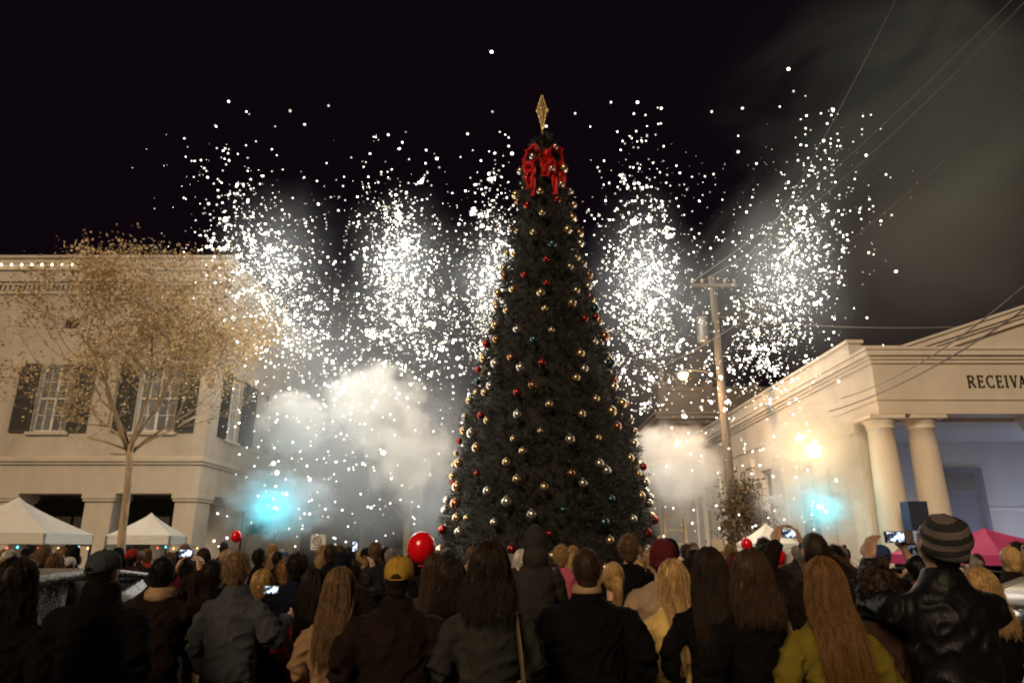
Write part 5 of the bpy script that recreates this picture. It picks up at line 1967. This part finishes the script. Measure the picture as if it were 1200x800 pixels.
S = SMK
WHT = (.84, .92, 1.0)
CRM = (.95, .96, .95)
if S > 0:
    smoke(343, 497, 18.0, 1.12, .95, 1.0, smoke_mat('white_puff_smoke', CRM, 3.0 * S, .45, 2.4, 1.8, seed=1), label='dense white smoke puff before the stucco side wall')
    smoke(438, 478, 18.4, 1.65, 1.2, 1.55, smoke_mat('tall_puff_smoke', CRM, 2.2 * S, .52, 2.3, 2.1, seed=5), label='tallest dense white smoke puff left of the fir')
    smoke(482, 535, 18.4, 1.35, 1.1, 1.5, smoke_mat('low_puff_smoke', CRM, 1.7 * S, .55, 2.4, 2.1, seed=9), label='white smoke puff trailing down towards the fir')
    smoke(505, 575, 19.0, 1.3, 1.0, 1.9, smoke_mat('foot_puff_smoke', WHT, 1.0 * S, .55, 2.0, 1.5, seed=11), label='faint white smoke at the left foot of the fir')
    smoke(420, 550, 22.4, 5.6, 3.0, 3.8, smoke_mat('street_haze', WHT, .46 * S, .8, 1.6, 1.1, seed=13), label='thin grey smoke filling the street left of the fir')
    smoke(455, 430, 23.5, 5.0, 2.4, 4.2, smoke_mat('rising_haze', WHT, .13 * S, .8, 1.4, 1.2, seed=17), label='thin smoke rising among the sparks left of the fir')
    smoke(355, 475, 17.0, 3.4, 1.5, 4.0, smoke_mat('wall_haze', WHT, .12 * S, .9, 1.6, 1.2, seed=71), label='thin smoke veiling the stucco side wall')
    for i_, (px, py, Y, rx, rz, d_, nm) in enumerate(((322, 315, 17.9, 2.5, 3.4, .10, 'above the stucco building'), (470, 320, 20.0, 2.6, 3.7, .10, 'between the stucco building and the fir'), (572, 330, 20.9, 2.0, 3.4, .09, 'behind the left flank of the fir'),
                                        (757, 325, 20.4, 2.5, 3.7, .10, 'behind the right flank of the fir'), (922, 325, 17.2, 2.5, 3.4, .10, 'over the columned hall'))):
        smoke(px, py, Y, rx, 1.5, rz, smoke_mat('spark_smoke', WHT, d_ * S, .95, 1.5, .9, seed=80 + i_ * 3), label='thin lit smoke inside the spark shower ' + nm)
    smoke(326, 590, 17.5, 1.7, 1.2, 1.05, smoke_mat('cyan_lit_smoke', WHT, 1.5 * S, .8, 3.4, 2.8, seed=21), label='small smoke cloud around the cyan flare by the stucco wall')
    smoke(788, 552, 18.8, 1.6, 1.1, 1.55, smoke_mat('lift_puff_smoke', CRM, 1.9 * S, .52, 2.3, 2.0, seed=25), label='white smoke puff round the lift basket right of the fir')
    smoke(800, 600, 20.5, 2.6, 1.8, 2.6, smoke_mat('lift_haze', WHT, .22 * S, .8, 1.6, 1.0, seed=29), label='thin smoke over the street right of the fir')
    smoke(770, 400, 21.5, 4.2, 2.2, 4.6, smoke_mat('rising_haze_right', WHT, .05 * S, .8, 1.3, 1.2, seed=33), label='thin smoke rising among the sparks right of the fir')
    smoke(955, 524, 15.7, 1.5, .95, 1.3, smoke_mat('orange_ball_smoke', (.99, .95, .88), 2.0 * S, .5, 2.2, 1.6, seed=37), label='glowing orange smoke ball before the hall side wall')
    smoke(952, 594, 15.3, 1.3, .9, .85, smoke_mat('cyan_lit_smoke_right', WHT, 1.5 * S, .8, 3.4, 2.8, seed=41), label='small smoke cloud around the cyan flare by the hall')
    smoke(930, 590, 17.0, 1.0, 2.6, 2.4, smoke_mat('hall_haze', WHT, .14 * S, .8, 1.6, 1.0, seed=45), label='thin haze along the hall side wall')
    smoke(1150, 600, 16.0, 4.8, 1.4, 2.3, smoke_mat('portico_haze', (.86, .90, .97), .17 * S, .7, 1.2, .9, seed=49), label='blue-lit haze inside the portico')
    # drifting smoke high over the hall
    smoke(1120, 120, 20.5, 9.8, 2.6, 8.5, smoke_mat('high_smoke', (.66, .82, .80), .085 * S, 1.0, 1.8, 2.2, detail=6, warp=.9, seed=53, stretch=(.8, 1, 1.25)), (0, R(-40), 0), label='grey smoke drifting high above the hall roof')
    smoke(900, 290, 19.5, 6.5, 2.0, 2.2, smoke_mat('streak_smoke', (.74, .84, .86), .085 * S, .9, 1.3, 1.4, detail=6, warp=1.0, seed=57, stretch=(.6, 1, 1.5)), (0, R(-50), 0), label='paler smoke streak rising from the sparks over the hall')
    smoke(1090, 290, 21.0, 8.5, 2.2, 5.6, smoke_mat('low_grey_smoke', (.84, .83, .80), .075 * S, .85, 1.0, .8, detail=4, warp=.6, seed=63), (0, R(-30), 0), label='faint grey smoke just above the hall pediment')

# ------------------------------------------------------------------ people close to the camera
POSE['phone_high'] = [((.30, .16, 1.44), (.085, .38, 1.70))] * 2
GREYCAP, MUST = CL['grey cap'], CL['mustard']


def near(px, top, Y, label, hadd=.0, **k):
    u, v = px - 600, 400 - top
    f = 800 * CP - v * SP
    z = H_CAM + (800 * SP + v * CP) / f * Y
    x = (px - 600) / (800 * CP + 240 * SP) * Y
    s = z / (1.765 + hadd)
    taken.append((x, Y, .40))
    return person(x, Y, label, s=s, **k), x, s


taken = []
near(34, 655, 3.75, 'person with rounded dark hair in a black high-collared coat, at the sparkling car', build='woman', coat='black', hem=.6, collar='thick', hair='bob', hcol='dark brown', pose='pockets', seed=1, rz=-8)
near(130, 641, 4.35, 'broad person in a grey flat-topped cap and thick black coat with raised collar', hadd=.01, build='stout', coat='black', hem=.7, collar='thick', hair='crop', hcol='dark brown', hat='cap', hatm=GREYCAP, pose='pockets', seed=2, rz=-4, head_turn=-14)
near(197, 651, 5.3, 'person in dark brown coat with tan scarf, raising a phone in both hands', build='man', coat='dark brown', collar='none', hair='short', hcol='black', pose='phone_both', scarf='tan', seed=3, fine=True)
near(257, 655, 5.6, 'person in black jacket and khaki trousers with short brown hair', build='man', coat='black', hair='short', hcol='dark brown', legs='khaki', pose='pockets', seed=4, hem=.92, rz=-25)
near(284, 645, 4.75, 'person in pale cap and grey denim jacket looking at a phone held low', hadd=.01, build='man', coat='denim grey', hair='crop', hcol='sandy', hat='knit', hatm=CL['tan'], pose='low_phone', seed=5, fine=True, rz=-14, collar='fold') if False else \
    near(284, 645, 5.1, 'person with sandy grey hair and grey denim jacket looking at a phone held low', build='man', coat='denim grey', hair='short', hcol='sandy', pose='low_phone', seed=5, fine=True, rz=-14, collar='fold', hem=.86)
near(350, 646, 6.3, 'tall person in long navy coat with short brown hair, before the cyan flare', build='man', coat='navy', hem=.5, hair='short', hcol='dark brown', pose='pockets', seed=6, rz=10)
near(371, 667, 5.8, 'person with dark bobbed hair in a red jacket beside a long navy coat', build='woman', coat='red', hair='sleek', hcol='dark brown', pose='pockets', seed=7)
near(402, 666, 4.35, 'person with long straight light brown hair over a camel coat', build='woman', coat='camel', hem=.7, hair='long', hcol='light brown', pose='front', seed=8)
near(470, 648, 4.15, 'broad person in a mustard yellow cap and dark brown jacket', hadd=.01, build='stout', coat='dark brown', hair='crop', hcol='dark brown', hat='cap', hatm=MUST, pose='pockets', seed=9, collar='fold')
near(531, 659, 4.9, 'person with thick dark wavy hair in black coat beside the mustard cap', build='woman', coat='black', hair='wavy', hcol='dark brown', pose='pockets', seed=10)
near(511, 650, 5.9, 'person with long reddish brown hair beneath the large red balloon', build='woman', coat='brown', hair='long', hcol='brown', pose='pockets', seed=11)
near(574, 638, 3.8, 'person with wavy shoulder-length brown hair in grey green coat with a shoulder bag', build='woman', coat='grey green', hem=.55, hair='wavy', hcol='dark brown', pose='front', seed=12)
near(686, 640, 4.2, 'broad person with cropped brown hair, black jacket and tan collar in the middle', build='stout', coat='black', hair='crop', hcol='brown', pose='pockets', scarf=None, seed=13, collar='fold')
near(717, 657, 5.2, 'person with blond ponytail and dark brown jacket behind the broad black jacket', build='woman', coat='brown', hair='ponytail', hcol='blond', pose='front', seed=14, collar='none')
near(774, 627, 5.1, 'person in maroon knit cap and beige tan coat', hadd=.02, build='man', coat='beige', hem=.6, hair='crop', hcol='dark brown', hat='beanie', hatm=CL['maroon'], pose='pockets', seed=15, collar='none')
near(784, 657, 4.5, 'person with long blond hair over a pale yellow coat', build='woman', coat='yellow', hem=.6, hair='sleek', hcol='blond', pose='front', seed=16, rz=12)
near(829, 643, 4.3, 'person with long dark hair over a black coat beside the pale yellow coat', build='woman', coat='black', hem=.6, hair='long', hcol='dark brown', pose='pockets', seed=17, rz=-12)
near(876, 647, 3.95, 'person with shoulder-length brown hair and black jacket with a strap on one shoulder', build='woman', coat='black', hair='wavy', hcol='brown', pose='pockets', seed=18, collar='hood')
near(952, 622, 4.8, 'person with close-cropped dark hair in brown jacket holding a phone up high', build='man', coat='dark brown', hair='thin', hcol='dark brown', pose='phone_high', seed=19, fine=True, skin='tan')
near(958, 655, 3.6, 'person with very long auburn blond hair over an olive yellow jacket', build='woman', coat='olive yellow', hem=.75, hair='longer', hcol='auburn', pose='pockets', seed=20)
near(1018, 663, 3.8, 'person with short curly dark hair in a brown top, shorter than the beanie wearer', build='woman', coat='brown', hair='curly', hcol='dark brown', pose='front', seed=21, collar='none')
bman, bx_, bs_ = near(1096, 601, 3.55, 'person in striped knit beanie and black leather jacket filming with a phone', hadd=.012, build='man', coat='leather', hair='crop', hcol='dark brown', hat='slouch', hatm=STRIPE, pose='beanie_man', seed=22, fine=True, skin='tan', collar='fold', head_turn=14, hem=.85)
near(1137, 668, 4.3, 'person with shoulder-length blond hair and dark jacket half hidden by the leather jacket', build='woman', coat='black', hair='wavy', hcol='blond', pose='pockets', seed=23, rz=0)
near(893, 638, 7.2, 'person with dark hair and dark coat between two long brown heads of hair', build='man', coat='black', hair='short', hcol='black', pose='pockets', seed=24)
near(313, 668, 6.4, 'person with short blond hair in a black coat beside the grey denim jacket', build='woman', coat='black', hair='bob', hcol='blond', pose='pockets', seed=25)
near(416, 655, 7.6, 'person with dark hair raising a lit phone upright in one hand', build='man', coat='charcoal', hair='short', hcol='dark brown', pose='phone_right', seed=26, fine=True)
# child in a dark hooded jacket on the shoulders of a plaid shirt wearer, and two more lifted children
cx_ = 27 / 837 * 4.75
carrier = person(cx_, 4.75, 'person in plaid shirt carrying the hooded child, head hidden by the child', build='man', coat='plaid', hair='short', hcol='brown', pose='phone_both', seed=27, s=.93, collar='none')
taken.append((cx_, 4.55, .45))


def seated_child(x, y, zs, s, label, coat, hood, hat=None, hatm=None, hcol='light brown', hair='short', seed=1):
    """a child astride somebody's shoulders: body with bent legs, jacket, hood or hat"""
    mb = MB()
    mb.zloft([(0, .11, .10, 0), (.12, .11, .09, 0), (.28, .12, .09, 0), (.36, .10, .08, 0), (.40, .045, .045, 0)])
    mb.zloft([(.38, .043, .043, 0), (.46, .043, .043, 0)])
    mb.ell((0, .01, .55), (.073, .088, .097), 20, 14); mb.ell((0, .03, .495), (.055, .06, .05), 14, 10)
    mb.tube([(0, .09, .555), (0, .106, .53), (0, .09, .52)], [.007, .012, .01], 8)
    for q in (-1, 1):
        mb.ell((q * .072, 0, .54), (.01, .016, .026), 8, 6)
        mb.ell((q * .028, .084, .56), (.012, .009, .008), 8, 6)
        e, w_ = Vector((q * .17, .06, .17)), Vector((q * .09, .20, .10))
        mb.tube([(q * .11, 0, .35), e, w_], [.045, .036, .026], 10)
        add_hand(mb, w_, (w_ - e), Vector((0, 0, -1)), 1 if q < 0 else -1, .4)
        mb.tube([(q * .06, 0, .04), (q * .13, .20, .03), (q * .11, .24, -.30)], [.07, .055, .038], 12)
        mb.zloft([(-.35, .03, .08, .27, q * .11), (-.31, .034, .07, .26, q * .11), (-.27, .03, .035, .245, q * .11)], 12)
    b = link('child', remesh(mb, .0085, 3))
    b.data.name = 'child'
    b.data.materials.append(SKIN['fair'])
    b.location = (x, y, zs); b.scale = (s, s, s)
    tag(b, label, 'child')
    mb = MB()
    mb.zloft([(-.02, .155, .135, 0), (.06, .16, .135, 0), (.2, .165, .13, 0), (.30, .165, .12, 0), (.37, .13, .10, 0), (.41, .075, .075, 0)], 24)
    for q in (-1, 1):
        e, w_ = Vector((q * .205, .05, .16)), Vector((q * .10, .18, .10))
        mb.tube([(q * .12, 0, .33), (q * .175, .02, .25), e, w_], [.078, .072, .066, .05], 12)
    if hood:
        mb.ell((0, -.005, .555), (.105, .108, .125), 20, 14)
        mb.ell((0, -.02, .66), (.05, .06, .05), 14, 10)
        mb.ell((0, -.03, .44), (.112, .10, .11), 16, 10)
    me_ = remesh(mb, .011, 3)
    if hood:   # open the hood at the face
        a = verts_of(me_)
        fm = (a[:, 1] > .02) & (a[:, 2] > .47) & (np.abs(a[:, 0]) < .066) & (a[:, 2] < .63)
        a[fm, 1] = np.minimum(a[fm, 1], .03)
        set_verts(me_, a)
    displace(me_, lambda p: .010 * noise.noise(Vector((p[0] * 12 + seed, p[1] * 12, p[2] * 17))) * (1 if p[2] < .42 else .6))
    child_part('jacket', me_, CL[coat], b)
    mb = MB()
    mb.zloft([(-.06, .13, .12, 0), (.05, .135, .12, 0), (.1, .13, .115, 0)])
    for q in (-1, 1):
        mb.tube([(q * .06, 0, .02), (q * .135, .20, .03), (q * .115, .24, -.25)], [.09, .075, .058], 12)
    child_part('trousers', remesh(mb, .013, 3), CL['jeans'], b)
    if not hood:
        child_part('hair', hair_mesh(hair), HAIR[hcol], b, (0, .005, .432), R(4))
    if hat:
        child_part('knit_hat', hat_mesh(hat), hatm, b, (0, .005, .44), R(4))
    return b


hz = at(627, 613, 4.7).z
seated_child(27 / 822 * 4.7, 4.70, hz - .575, .81, 'child in a dark pointed hood seated on plaid shoulders', 'slate', True, seed=3)
hz = at(735, 626, 6.4).z
px_ = 135 / 828 * 6.4
person(px_, 6.42, 'person in black coat with a fair-haired boy on the shoulders', build='man', coat='black', hair='crop', hcol='brown', pose='phone_both', seed=28, s=.88)
taken.append((px_, 6.4, .45))
seated_child(px_, 6.40, hz - .66, 1.0, 'boy with light brown hair and black jacket sitting high above the crowd', 'black', False, seed=5)
hz = at(657, 638, 7.0).z
px_ = 57 / 832 * 7.0
person(px_, 7.02, 'person in brown coat lifting a small child in pink before the fir', build='man', coat='brown', hair='short', hcol='brown', pose='phone_both', seed=29, s=.86)
taken.append((px_, 7.0, .45))
seated_child(px_, 7.0, hz - .56, .84, 'small child with blond hair in pink jacket, lifted before the fir', 'pink', False, hcol='blond', seed=7)

# bag straps
def strap_bag(x, y, s, side, bag, label):
    b = empty('shoulder_bag', (x, y, 0), label, 'bag')
    mb = MB()
    pts = [(side * .125, .10, 1.38), (side * .13, .02, 1.455), (side * .145, -.10, 1.42), (side * .165, -.165, 1.25), (side * .185, -.172, 1.05), (side * .21, -.14, .92)]
    mb.tube([(p[0] * s, p[1] * s, p[2] * s) for p in pts], .022, 8, .22, (1, 0, 0))
    mb.build('strap', mat('tan_leather_strap', (.11, .07, .035), .5, var=.2), b, True)
    mb = MB(); mb.zloft([(.62 * s, .14, .05, -.12, side * .26), (.64 * s, .16, .07, -.12, side * .26), (.86 * s, .15, .06, -.12, side * .26), (.92 * s, .12, .035, -.12, side * .26)], 20)
    mb.build('pouch', mat('dark_leather', (.025, .02, .018), .45, var=.2), b, True)
    return b


strap_bag((574 - 600) / 835 * 3.8, 3.8, .985, 1, True, 'leather shoulder bag on the strap of the grey green coat wearer')
strap_bag((876 - 600) / 835 * 3.95, 3.95, .96, 1, True, 'shoulder bag on tan strap over the black jacket beside olive yellow')
# tan collar of the broad black jacket
mb = MB(); mb.zloft([(1.505, .088, .09, -.012), (1.515, .092, .094, -.014), (1.55, .078, .082, -.008), (1.552, .07, .074, -.006)], 24)
for o in bpy.data.objects:
    if o.get('label', '').startswith('broad person with cropped'):
        c_ = mb.build('collar', CL['tan'], o, True)


def phone(loc, label, land=True, rx=0.0, rz=0.0, w=.118, h=.062, case=None, bright=1.6, ry=0.0):
    p = empty('phone', loc, label, 'phone')
    p.rotation_euler = (rx, ry, rz)
    a, b = (w / 2, h / 2) if land else (h / 2, w / 2)
    m = MB(); m.box(-a, a, -.005, .005, -b, b)
    m.build('shell', case or mat('black_phone_case', (.01, .01, .011), .35), p, bevel=.003)
    sm, N, L, bs = new_mat('phone_screen')
    N.remove(bs)
    tc = N.new('ShaderNodeTexCoord'); n = N.new('ShaderNodeTexNoise'); n.inputs['Scale'].default_value = 38
    L.new(tc.outputs['Object'], n.inputs['Vector'])
    r = N.new('ShaderNodeValToRGB'); r.color_ramp.elements[0].position = .45; r.color_ramp.elements[1].position = .58
    r.color_ramp.elements[0].color = (.02, .03, .05, 1); r.color_ramp.elements[1].color = (.75, .85, 1, 1)
    L.new(n.outputs['Fac'], r.inputs[0])
    e = N.new('ShaderNodeEmission'); e.inputs['Strength'].default_value = bright
    L.new(r.outputs[0], e.inputs['Color']); L.new(e.outputs[0], N['Material Output'].inputs['Surface'])
    m = MB(); m.box(-a * .80, a * .80, -.0068, -.0052, -b * .84, b * .84)
    m.build('screen', sm, p)
    m = MB(); m.tube([(a * .9 if land else 0, -.0075, 0 if land else -b * .92), (a * .9 if land else 0, -.005, 0 if land else -b * .92)], .004, 10); m.build('button', METAL, p)
    return p


phone(at(1049, 629, 3.92), 'black phone held level by the striped beanie wearer')
phone(at(925, 625, 5.22), 'silver phone held level above the close-cropped dark head', case=METAL)
phone(at(218, 648, 5.72), 'phone held level above the tan scarf wearer', bright=2.2)
phone(at(318, 691, 5.42), 'phone held low beside the grey denim jacket', bright=2.0, rx=R(-20))
phone(at(416, 640, 8.02), 'upright phone with lit screen raised before the smoke', land=False, bright=2.4)
phone(at(1068, 651, 4.6), 'dark upright phone just below the beanie wearer\'s hands', land=False, bright=.15, w=.16, h=.09)

# ------------------------------------------------------------------ parked cars
def car(name, loc, rz, paint, label, glass):
    c = empty(name, loc, label, 'car', rz=rz)
    # body from cross-sections along its length: x forward, half width, sill, shoulder
    st = [(-2.15, .62, .42, .78), (-2.1, .78, .30, .92), (-1.9, .86, .26, 1.0), (-1.2, .90, .24, 1.02), (0, .91, .23, 1.0), (1.0, .90, .24, .97), (1.7, .87, .26, .88), (2.1, .78, .30, .76), (2.2, .60, .40, .66)]
    mb = MB(); rings = []
    for x, hw, z0, z1 in st:
        r = []
        for y, z in ((-hw * .8, z0), (-hw * .97, z0 + .08), (-hw, z0 + .25), (-hw * 1.0, z1 - .18), (-hw * .955, z1 - .04), (-hw * .86, z1), (hw * .86, z1), (hw * .955, z1 - .04), (hw * 1.0, z1 - .18), (hw, z0 + .25), (hw * .97, z0 + .08), (hw * .8, z0)):
            r.append((x, y, z))
        rings.append(r)
    mb.loft(rings)
    o = mb.build('body', paint, c, True)
    sb = o.modifiers.new('sub', 'SUBSURF'); sb.levels = 2; sb.render_levels = 2
    gb = [(-2.0, .70, 1.0, .0), (-1.72, .70, 1.0, .36), (-1.30, .66, 1.0, .52), (-.3, .64, 1.0, .56), (.45, .63, .98, .52), (1.2, .70, .95, .02)]
    mb = MB(); rings = []
    for x, hw, zb, hh in gb:
        lo = hw + .09
        rings.append([(x, -lo, zb - .02), (x, -hw - (.09 - .20 * hh) * 1.0, zb + hh * .5), (x, -hw + .06, zb + hh * .93), (x, -hw * .7, zb + hh), (x, hw * .7, zb + hh), (x, hw - .06, zb + hh * .93), (x, hw + (.09 - .20 * hh), zb + hh * .5), (x, lo, zb - .02)])
    mb.loft(rings)
    o = mb.build('greenhouse', glass, c, True)
    # roof skin
    mb = MB(); rr_ = []
    for x, hw, zb, hh in gb[1:5]:
        rr_.append([(x, -hw + .03, zb + hh * .93), (x, -hw * .7, zb + hh + .02), (x, hw * .7, zb + hh + .02), (x, hw - .03, zb + hh * .93), (x, hw * .6, zb + hh * .9), (x, -hw * .6, zb + hh * .9)])
    mb.loft(rr_); mb.build('roof', paint, c, True)
    for s_ in (-1, 1):
        m = MB(); m.tube([(-1.95, s_ * .78, 1.02), (-1.60, s_ * .735, 1.37), (-1.25, s_ * .66, 1.51), (-.3, s_ * .625, 1.555), (.45, s_ * .62, 1.49), (1.18, s_ * .77, 1.0)], .03, 8); m.build('pillar_trim', paint, c, True)
        m = MB(); m.tube([(-1.8, s_ * .81, 1.015), (-.3, s_ * .80, 1.02), (1.1, s_ * .80, .99)], .016, 6); m.build('chrome_strip', mat('chrome', (.6, .6, .6), .15, metal=1), c, True)
        m = MB(); m.box(-.78, -.70, s_ * .66, s_ * .78, 1.02, 1.5); m.build('door_pillar', DARKMETAL, c)
        for x in (-.95, .12):
            m = MB(); m.tube([(x - .11, s_ * .895, .86), (x - .09, s_ * .935, .865), (x + .09, s_ * .935, .865), (x + .11, s_ * .895, .86)], .017, 8); m.build('door_handle', paint, c, True)
        for x in (-1.35, 1.35):
            m = MB(); m.tube([(x, s_ * .70, .32), (x, s_ * .91, .32)], .32, 28); w_ = m.build('wheel', DARKMETAL, c)
            m = MB(); m.tube([(x, s_ * .90, .32), (x, s_ * .925, .32)], .2, 20); m.build('rim', METAL, w_)
        m = MB(); m.ell((2.08, s_ * .58, .70), (.10, .17, .08), 14, 10); m.build('headlight', mat('headlight_glass', (.5, .5, .5), .1), c, True)
        m = MB(); m.ell((-2.08, s_ * .60, .84), (.07, .16, .09), 14, 10); m.build('tail_light', mat('tail_light_glass', (.25, .01, .01), .2), c, True)
        m = MB(); m.ell((.92, s_ * .98, 1.04), (.07, .10, .07), 14, 10); m.build('wing_mirror', paint, c, True)
    m = MB(); m.tube([(-1.98, -.1, 1.03), (-1.8, .35, 1.30)], .014, 6); m.build('wiper', DARKMETAL, c)
    return c


SILV = mat('silver_car_paint', (.42, .41, .39), .25, metal=.6, var=.04, spec=.6)
CGL, N, L, b = new_mat('car_glass')
b.inputs['Base Color'].default_value = (.012, .013, .015, 1); b.inputs['Roughness'].default_value = .05; b.inputs['Specular IOR Level'].default_value = .8
# glass and paint covered with beads of frozen dew, their glints painted in as white dots
DEW_GLINT, N, L, b = new_mat('dewy_glass_painted_glint')
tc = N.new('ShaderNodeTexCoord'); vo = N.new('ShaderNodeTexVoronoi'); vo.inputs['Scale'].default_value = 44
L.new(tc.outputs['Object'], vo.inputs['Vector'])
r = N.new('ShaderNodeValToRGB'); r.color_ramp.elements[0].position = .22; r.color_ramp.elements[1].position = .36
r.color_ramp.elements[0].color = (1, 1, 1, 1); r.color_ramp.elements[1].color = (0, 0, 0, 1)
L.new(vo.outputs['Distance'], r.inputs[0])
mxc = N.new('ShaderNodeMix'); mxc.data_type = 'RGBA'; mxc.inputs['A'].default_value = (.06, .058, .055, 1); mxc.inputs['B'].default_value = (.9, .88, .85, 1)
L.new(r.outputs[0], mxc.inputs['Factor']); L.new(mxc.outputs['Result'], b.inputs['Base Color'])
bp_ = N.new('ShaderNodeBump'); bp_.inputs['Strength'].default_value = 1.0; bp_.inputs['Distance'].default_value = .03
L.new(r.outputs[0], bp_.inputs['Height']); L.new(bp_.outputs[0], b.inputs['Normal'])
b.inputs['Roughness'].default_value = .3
car('parked_car', (-3.95, 6.15, 0), R(90), DEW_GLINT, 'silver car covered in beads of water with painted glints between dark coats', DEW_GLINT)
car('parked_car', (5.45, 5.35, 0), R(0), SILV, 'silver hatchback with dark windows beside the leather jacket', CGL).scale = (.98, .98, .98)
taken += [(-3.95, y, 1.25) for y in (4.2, 5.2, 6.1, 7.2, 8.3)] + [(x, 5.4, 1.1) for x in (4.3, 5.2, 6.2)] + [(3.3, 4.4, .5)]

# ------------------------------------------------------------------ the crowd beyond
rc = random.Random(77)
ANCH = [(-9e9, 60, 'before the larger tent'), (60, 130, 'by the larger tent edge'), (130, 190, 'by the slender tree trunk'), (190, 255, 'before the smaller tent'), (255, 330, 'below the teal banner'),
        (330, 395, 'before the ring-emblem sign'), (395, 460, 'before the low white smoke'), (460, 530, 'near the large balloon'), (530, 600, 'before the fir, left foot'), (600, 690, 'before the fir, middle'), (690, 770, 'before the fir, right foot'),
        (770, 830, 'below the lift basket'), (830, 875, 'below the utility pole'), (875, 930, 'before the smallest tent'), (930, 985, 'below the orange smoke'), (985, 1060, 'before the first column'), (1060, 1120, 'before the blue-lit door'), (1120, 9e9, 'by the pink canopy')]
STY = [('short', 14), ('crop', 8), ('thin', 3), ('bob', 8), ('wavy', 8), ('long', 9), ('sleek', 5), ('curly', 4), ('ponytail', 6), ('bun', 4), ('beanie', 7), ('pompom', 2), ('cap', 6)]
HW = {'short': 'short {} hair', 'crop': 'cropped {} hair', 'thin': 'thinning {} hair', 'bob': 'bobbed {} hair', 'wavy': 'wavy {} hair', 'long': 'long {} hair', 'sleek': 'sleek long {} hair', 'curly': 'curly {} hair', 'ponytail': '{} ponytail', 'bun': '{} hair in a bun'}
HCOLS = [('black', 5), ('dark brown', 9), ('brown', 9), ('light brown', 7), ('blond', 7), ('sandy', 6), ('grey', 6), ('auburn', 3), ('white', 2)]
CCOLS = [('black', 18), ('navy', 7), ('charcoal', 12), ('dark brown', 11), ('brown', 9), ('camel', 2), ('beige', 2), ('red', 2), ('maroon', 3), ('grey', 4), ('white', 1), ('green', 2), ('blue', 2), ('denim grey', 4), ('pink', 1), ('tan', 2)]
HATC = [('red', 'red'), ('grey', 'grey'), ('black', 'black'), ('white', 'white'), ('navy', 'navy'), ('maroon', 'maroon'), ('green', 'green'), ('mustard', 'mustard'), ('blue', 'blue')]
pick = lambda L_: rc.choices([a for a, _ in L_], [b for _, b in L_])[0]
seen = {}
spots2 = []
Y = 6.0
row = 0
while Y < 16.6:
    x = -.80 * Y + rc.uniform(0, .5)
    while x < .80 * Y:
        xx, yy = x + rc.uniform(-.14, .14), Y + rc.uniform(-.2, .2)
        x += .62 + .018 * Y + rc.uniform(-.05, .18)
        if any(math.hypot(xx - a, yy - b) < r + .12 for a, b, r in taken): continue
        if math.hypot(xx - FX, yy - FY) < 3.7: continue
        if math.hypot(xx - tx, yy - ty) < .6 or (abs(xx + 10.94) < 1.9 and abs(yy - 15.5) < 1.9) and rc.random() < .5: continue
        if yy > 13.3 and xx > 6.6: continue
        px = 600 + xx / yy * 835
        if px < -25 or px > 1225: continue
        spots2.append((xx, yy, px))
    Y += .66 + .022 * Y
    row += 1
spots2 += [(9.6, 15.9, 1090), (10.3, 16.6, 1110), (13.2, 15.6, 1240), (7.2, 13.0, 1040), (8.6, 12.9, 1140), (9.3, 12.6, 1190)]
BW_ = [('man', 5), ('slim', 3), ('stout', 2)]
for xx, yy, px in spots2:
    for tries in range(60):
        st = pick(STY)
        female = st in ('bob', 'wavy', 'long', 'sleek', 'ponytail', 'bun') or (st in ('curly', 'beanie', 'pompom') and rc.random() < .5)
        cc = pick(CCOLS)
        hc = pick(HCOLS)
        hatm = hat = None
        if st in ('beanie', 'pompom', 'cap'):
            hn, hk = rc.choices(HATC, [1.5, 4, 5, 1, 4, 3, 1, 1, 1.5])[0]
            hat, hatm = st, CL[hk]
            desc = hn + {'beanie': ' knit hat', 'pompom': ' bobble hat', 'cap': ' cap'}[st]
            hair = 'long' if female and rc.random() < .5 else 'crop'
        else:
            hair = st
            desc = HW[st].format(hc)
        an = next(t for a, b_, t in ANCH if a <= px < b_)
        depth = 'near ' if yy < 8.2 else ('' if yy < 11.5 else 'far ')
        lab = f'person with {desc} and {cc} coat {"well back " if depth == "far " else ""}{an}'
        if lab not in seen and len(lab.split()) <= 16: break
    seen[lab] = 1
    child = rc.random() < .0
    s = rc.gauss(.985 if not female else .945, .03)
    zz_ = .42 if yy > 14.3 and xx > 8.4 else .0
    person(xx, yy, lab, 'onlookers watching the fireworks', build='woman' if female else pick(BW_), pose=rc.choice(['pockets', 'pockets', 'front']), s=s, coat=cc, hem=.80, collar='stand', hair=hair, hcol=hc, hat=hat, hatm=hatm,
           skin=rc.choices(['fair', 'tan', 'brown'], [6, 3, 2])[0], legs=rc.choice(['black', 'jeans', 'khaki', 'charcoal']), rz=rc.gauss(0, 14), head_turn=rc.gauss(0, 14), detail=False, z=zz_)
print('crowd', len(spots2), 'sparks', len(sparks))
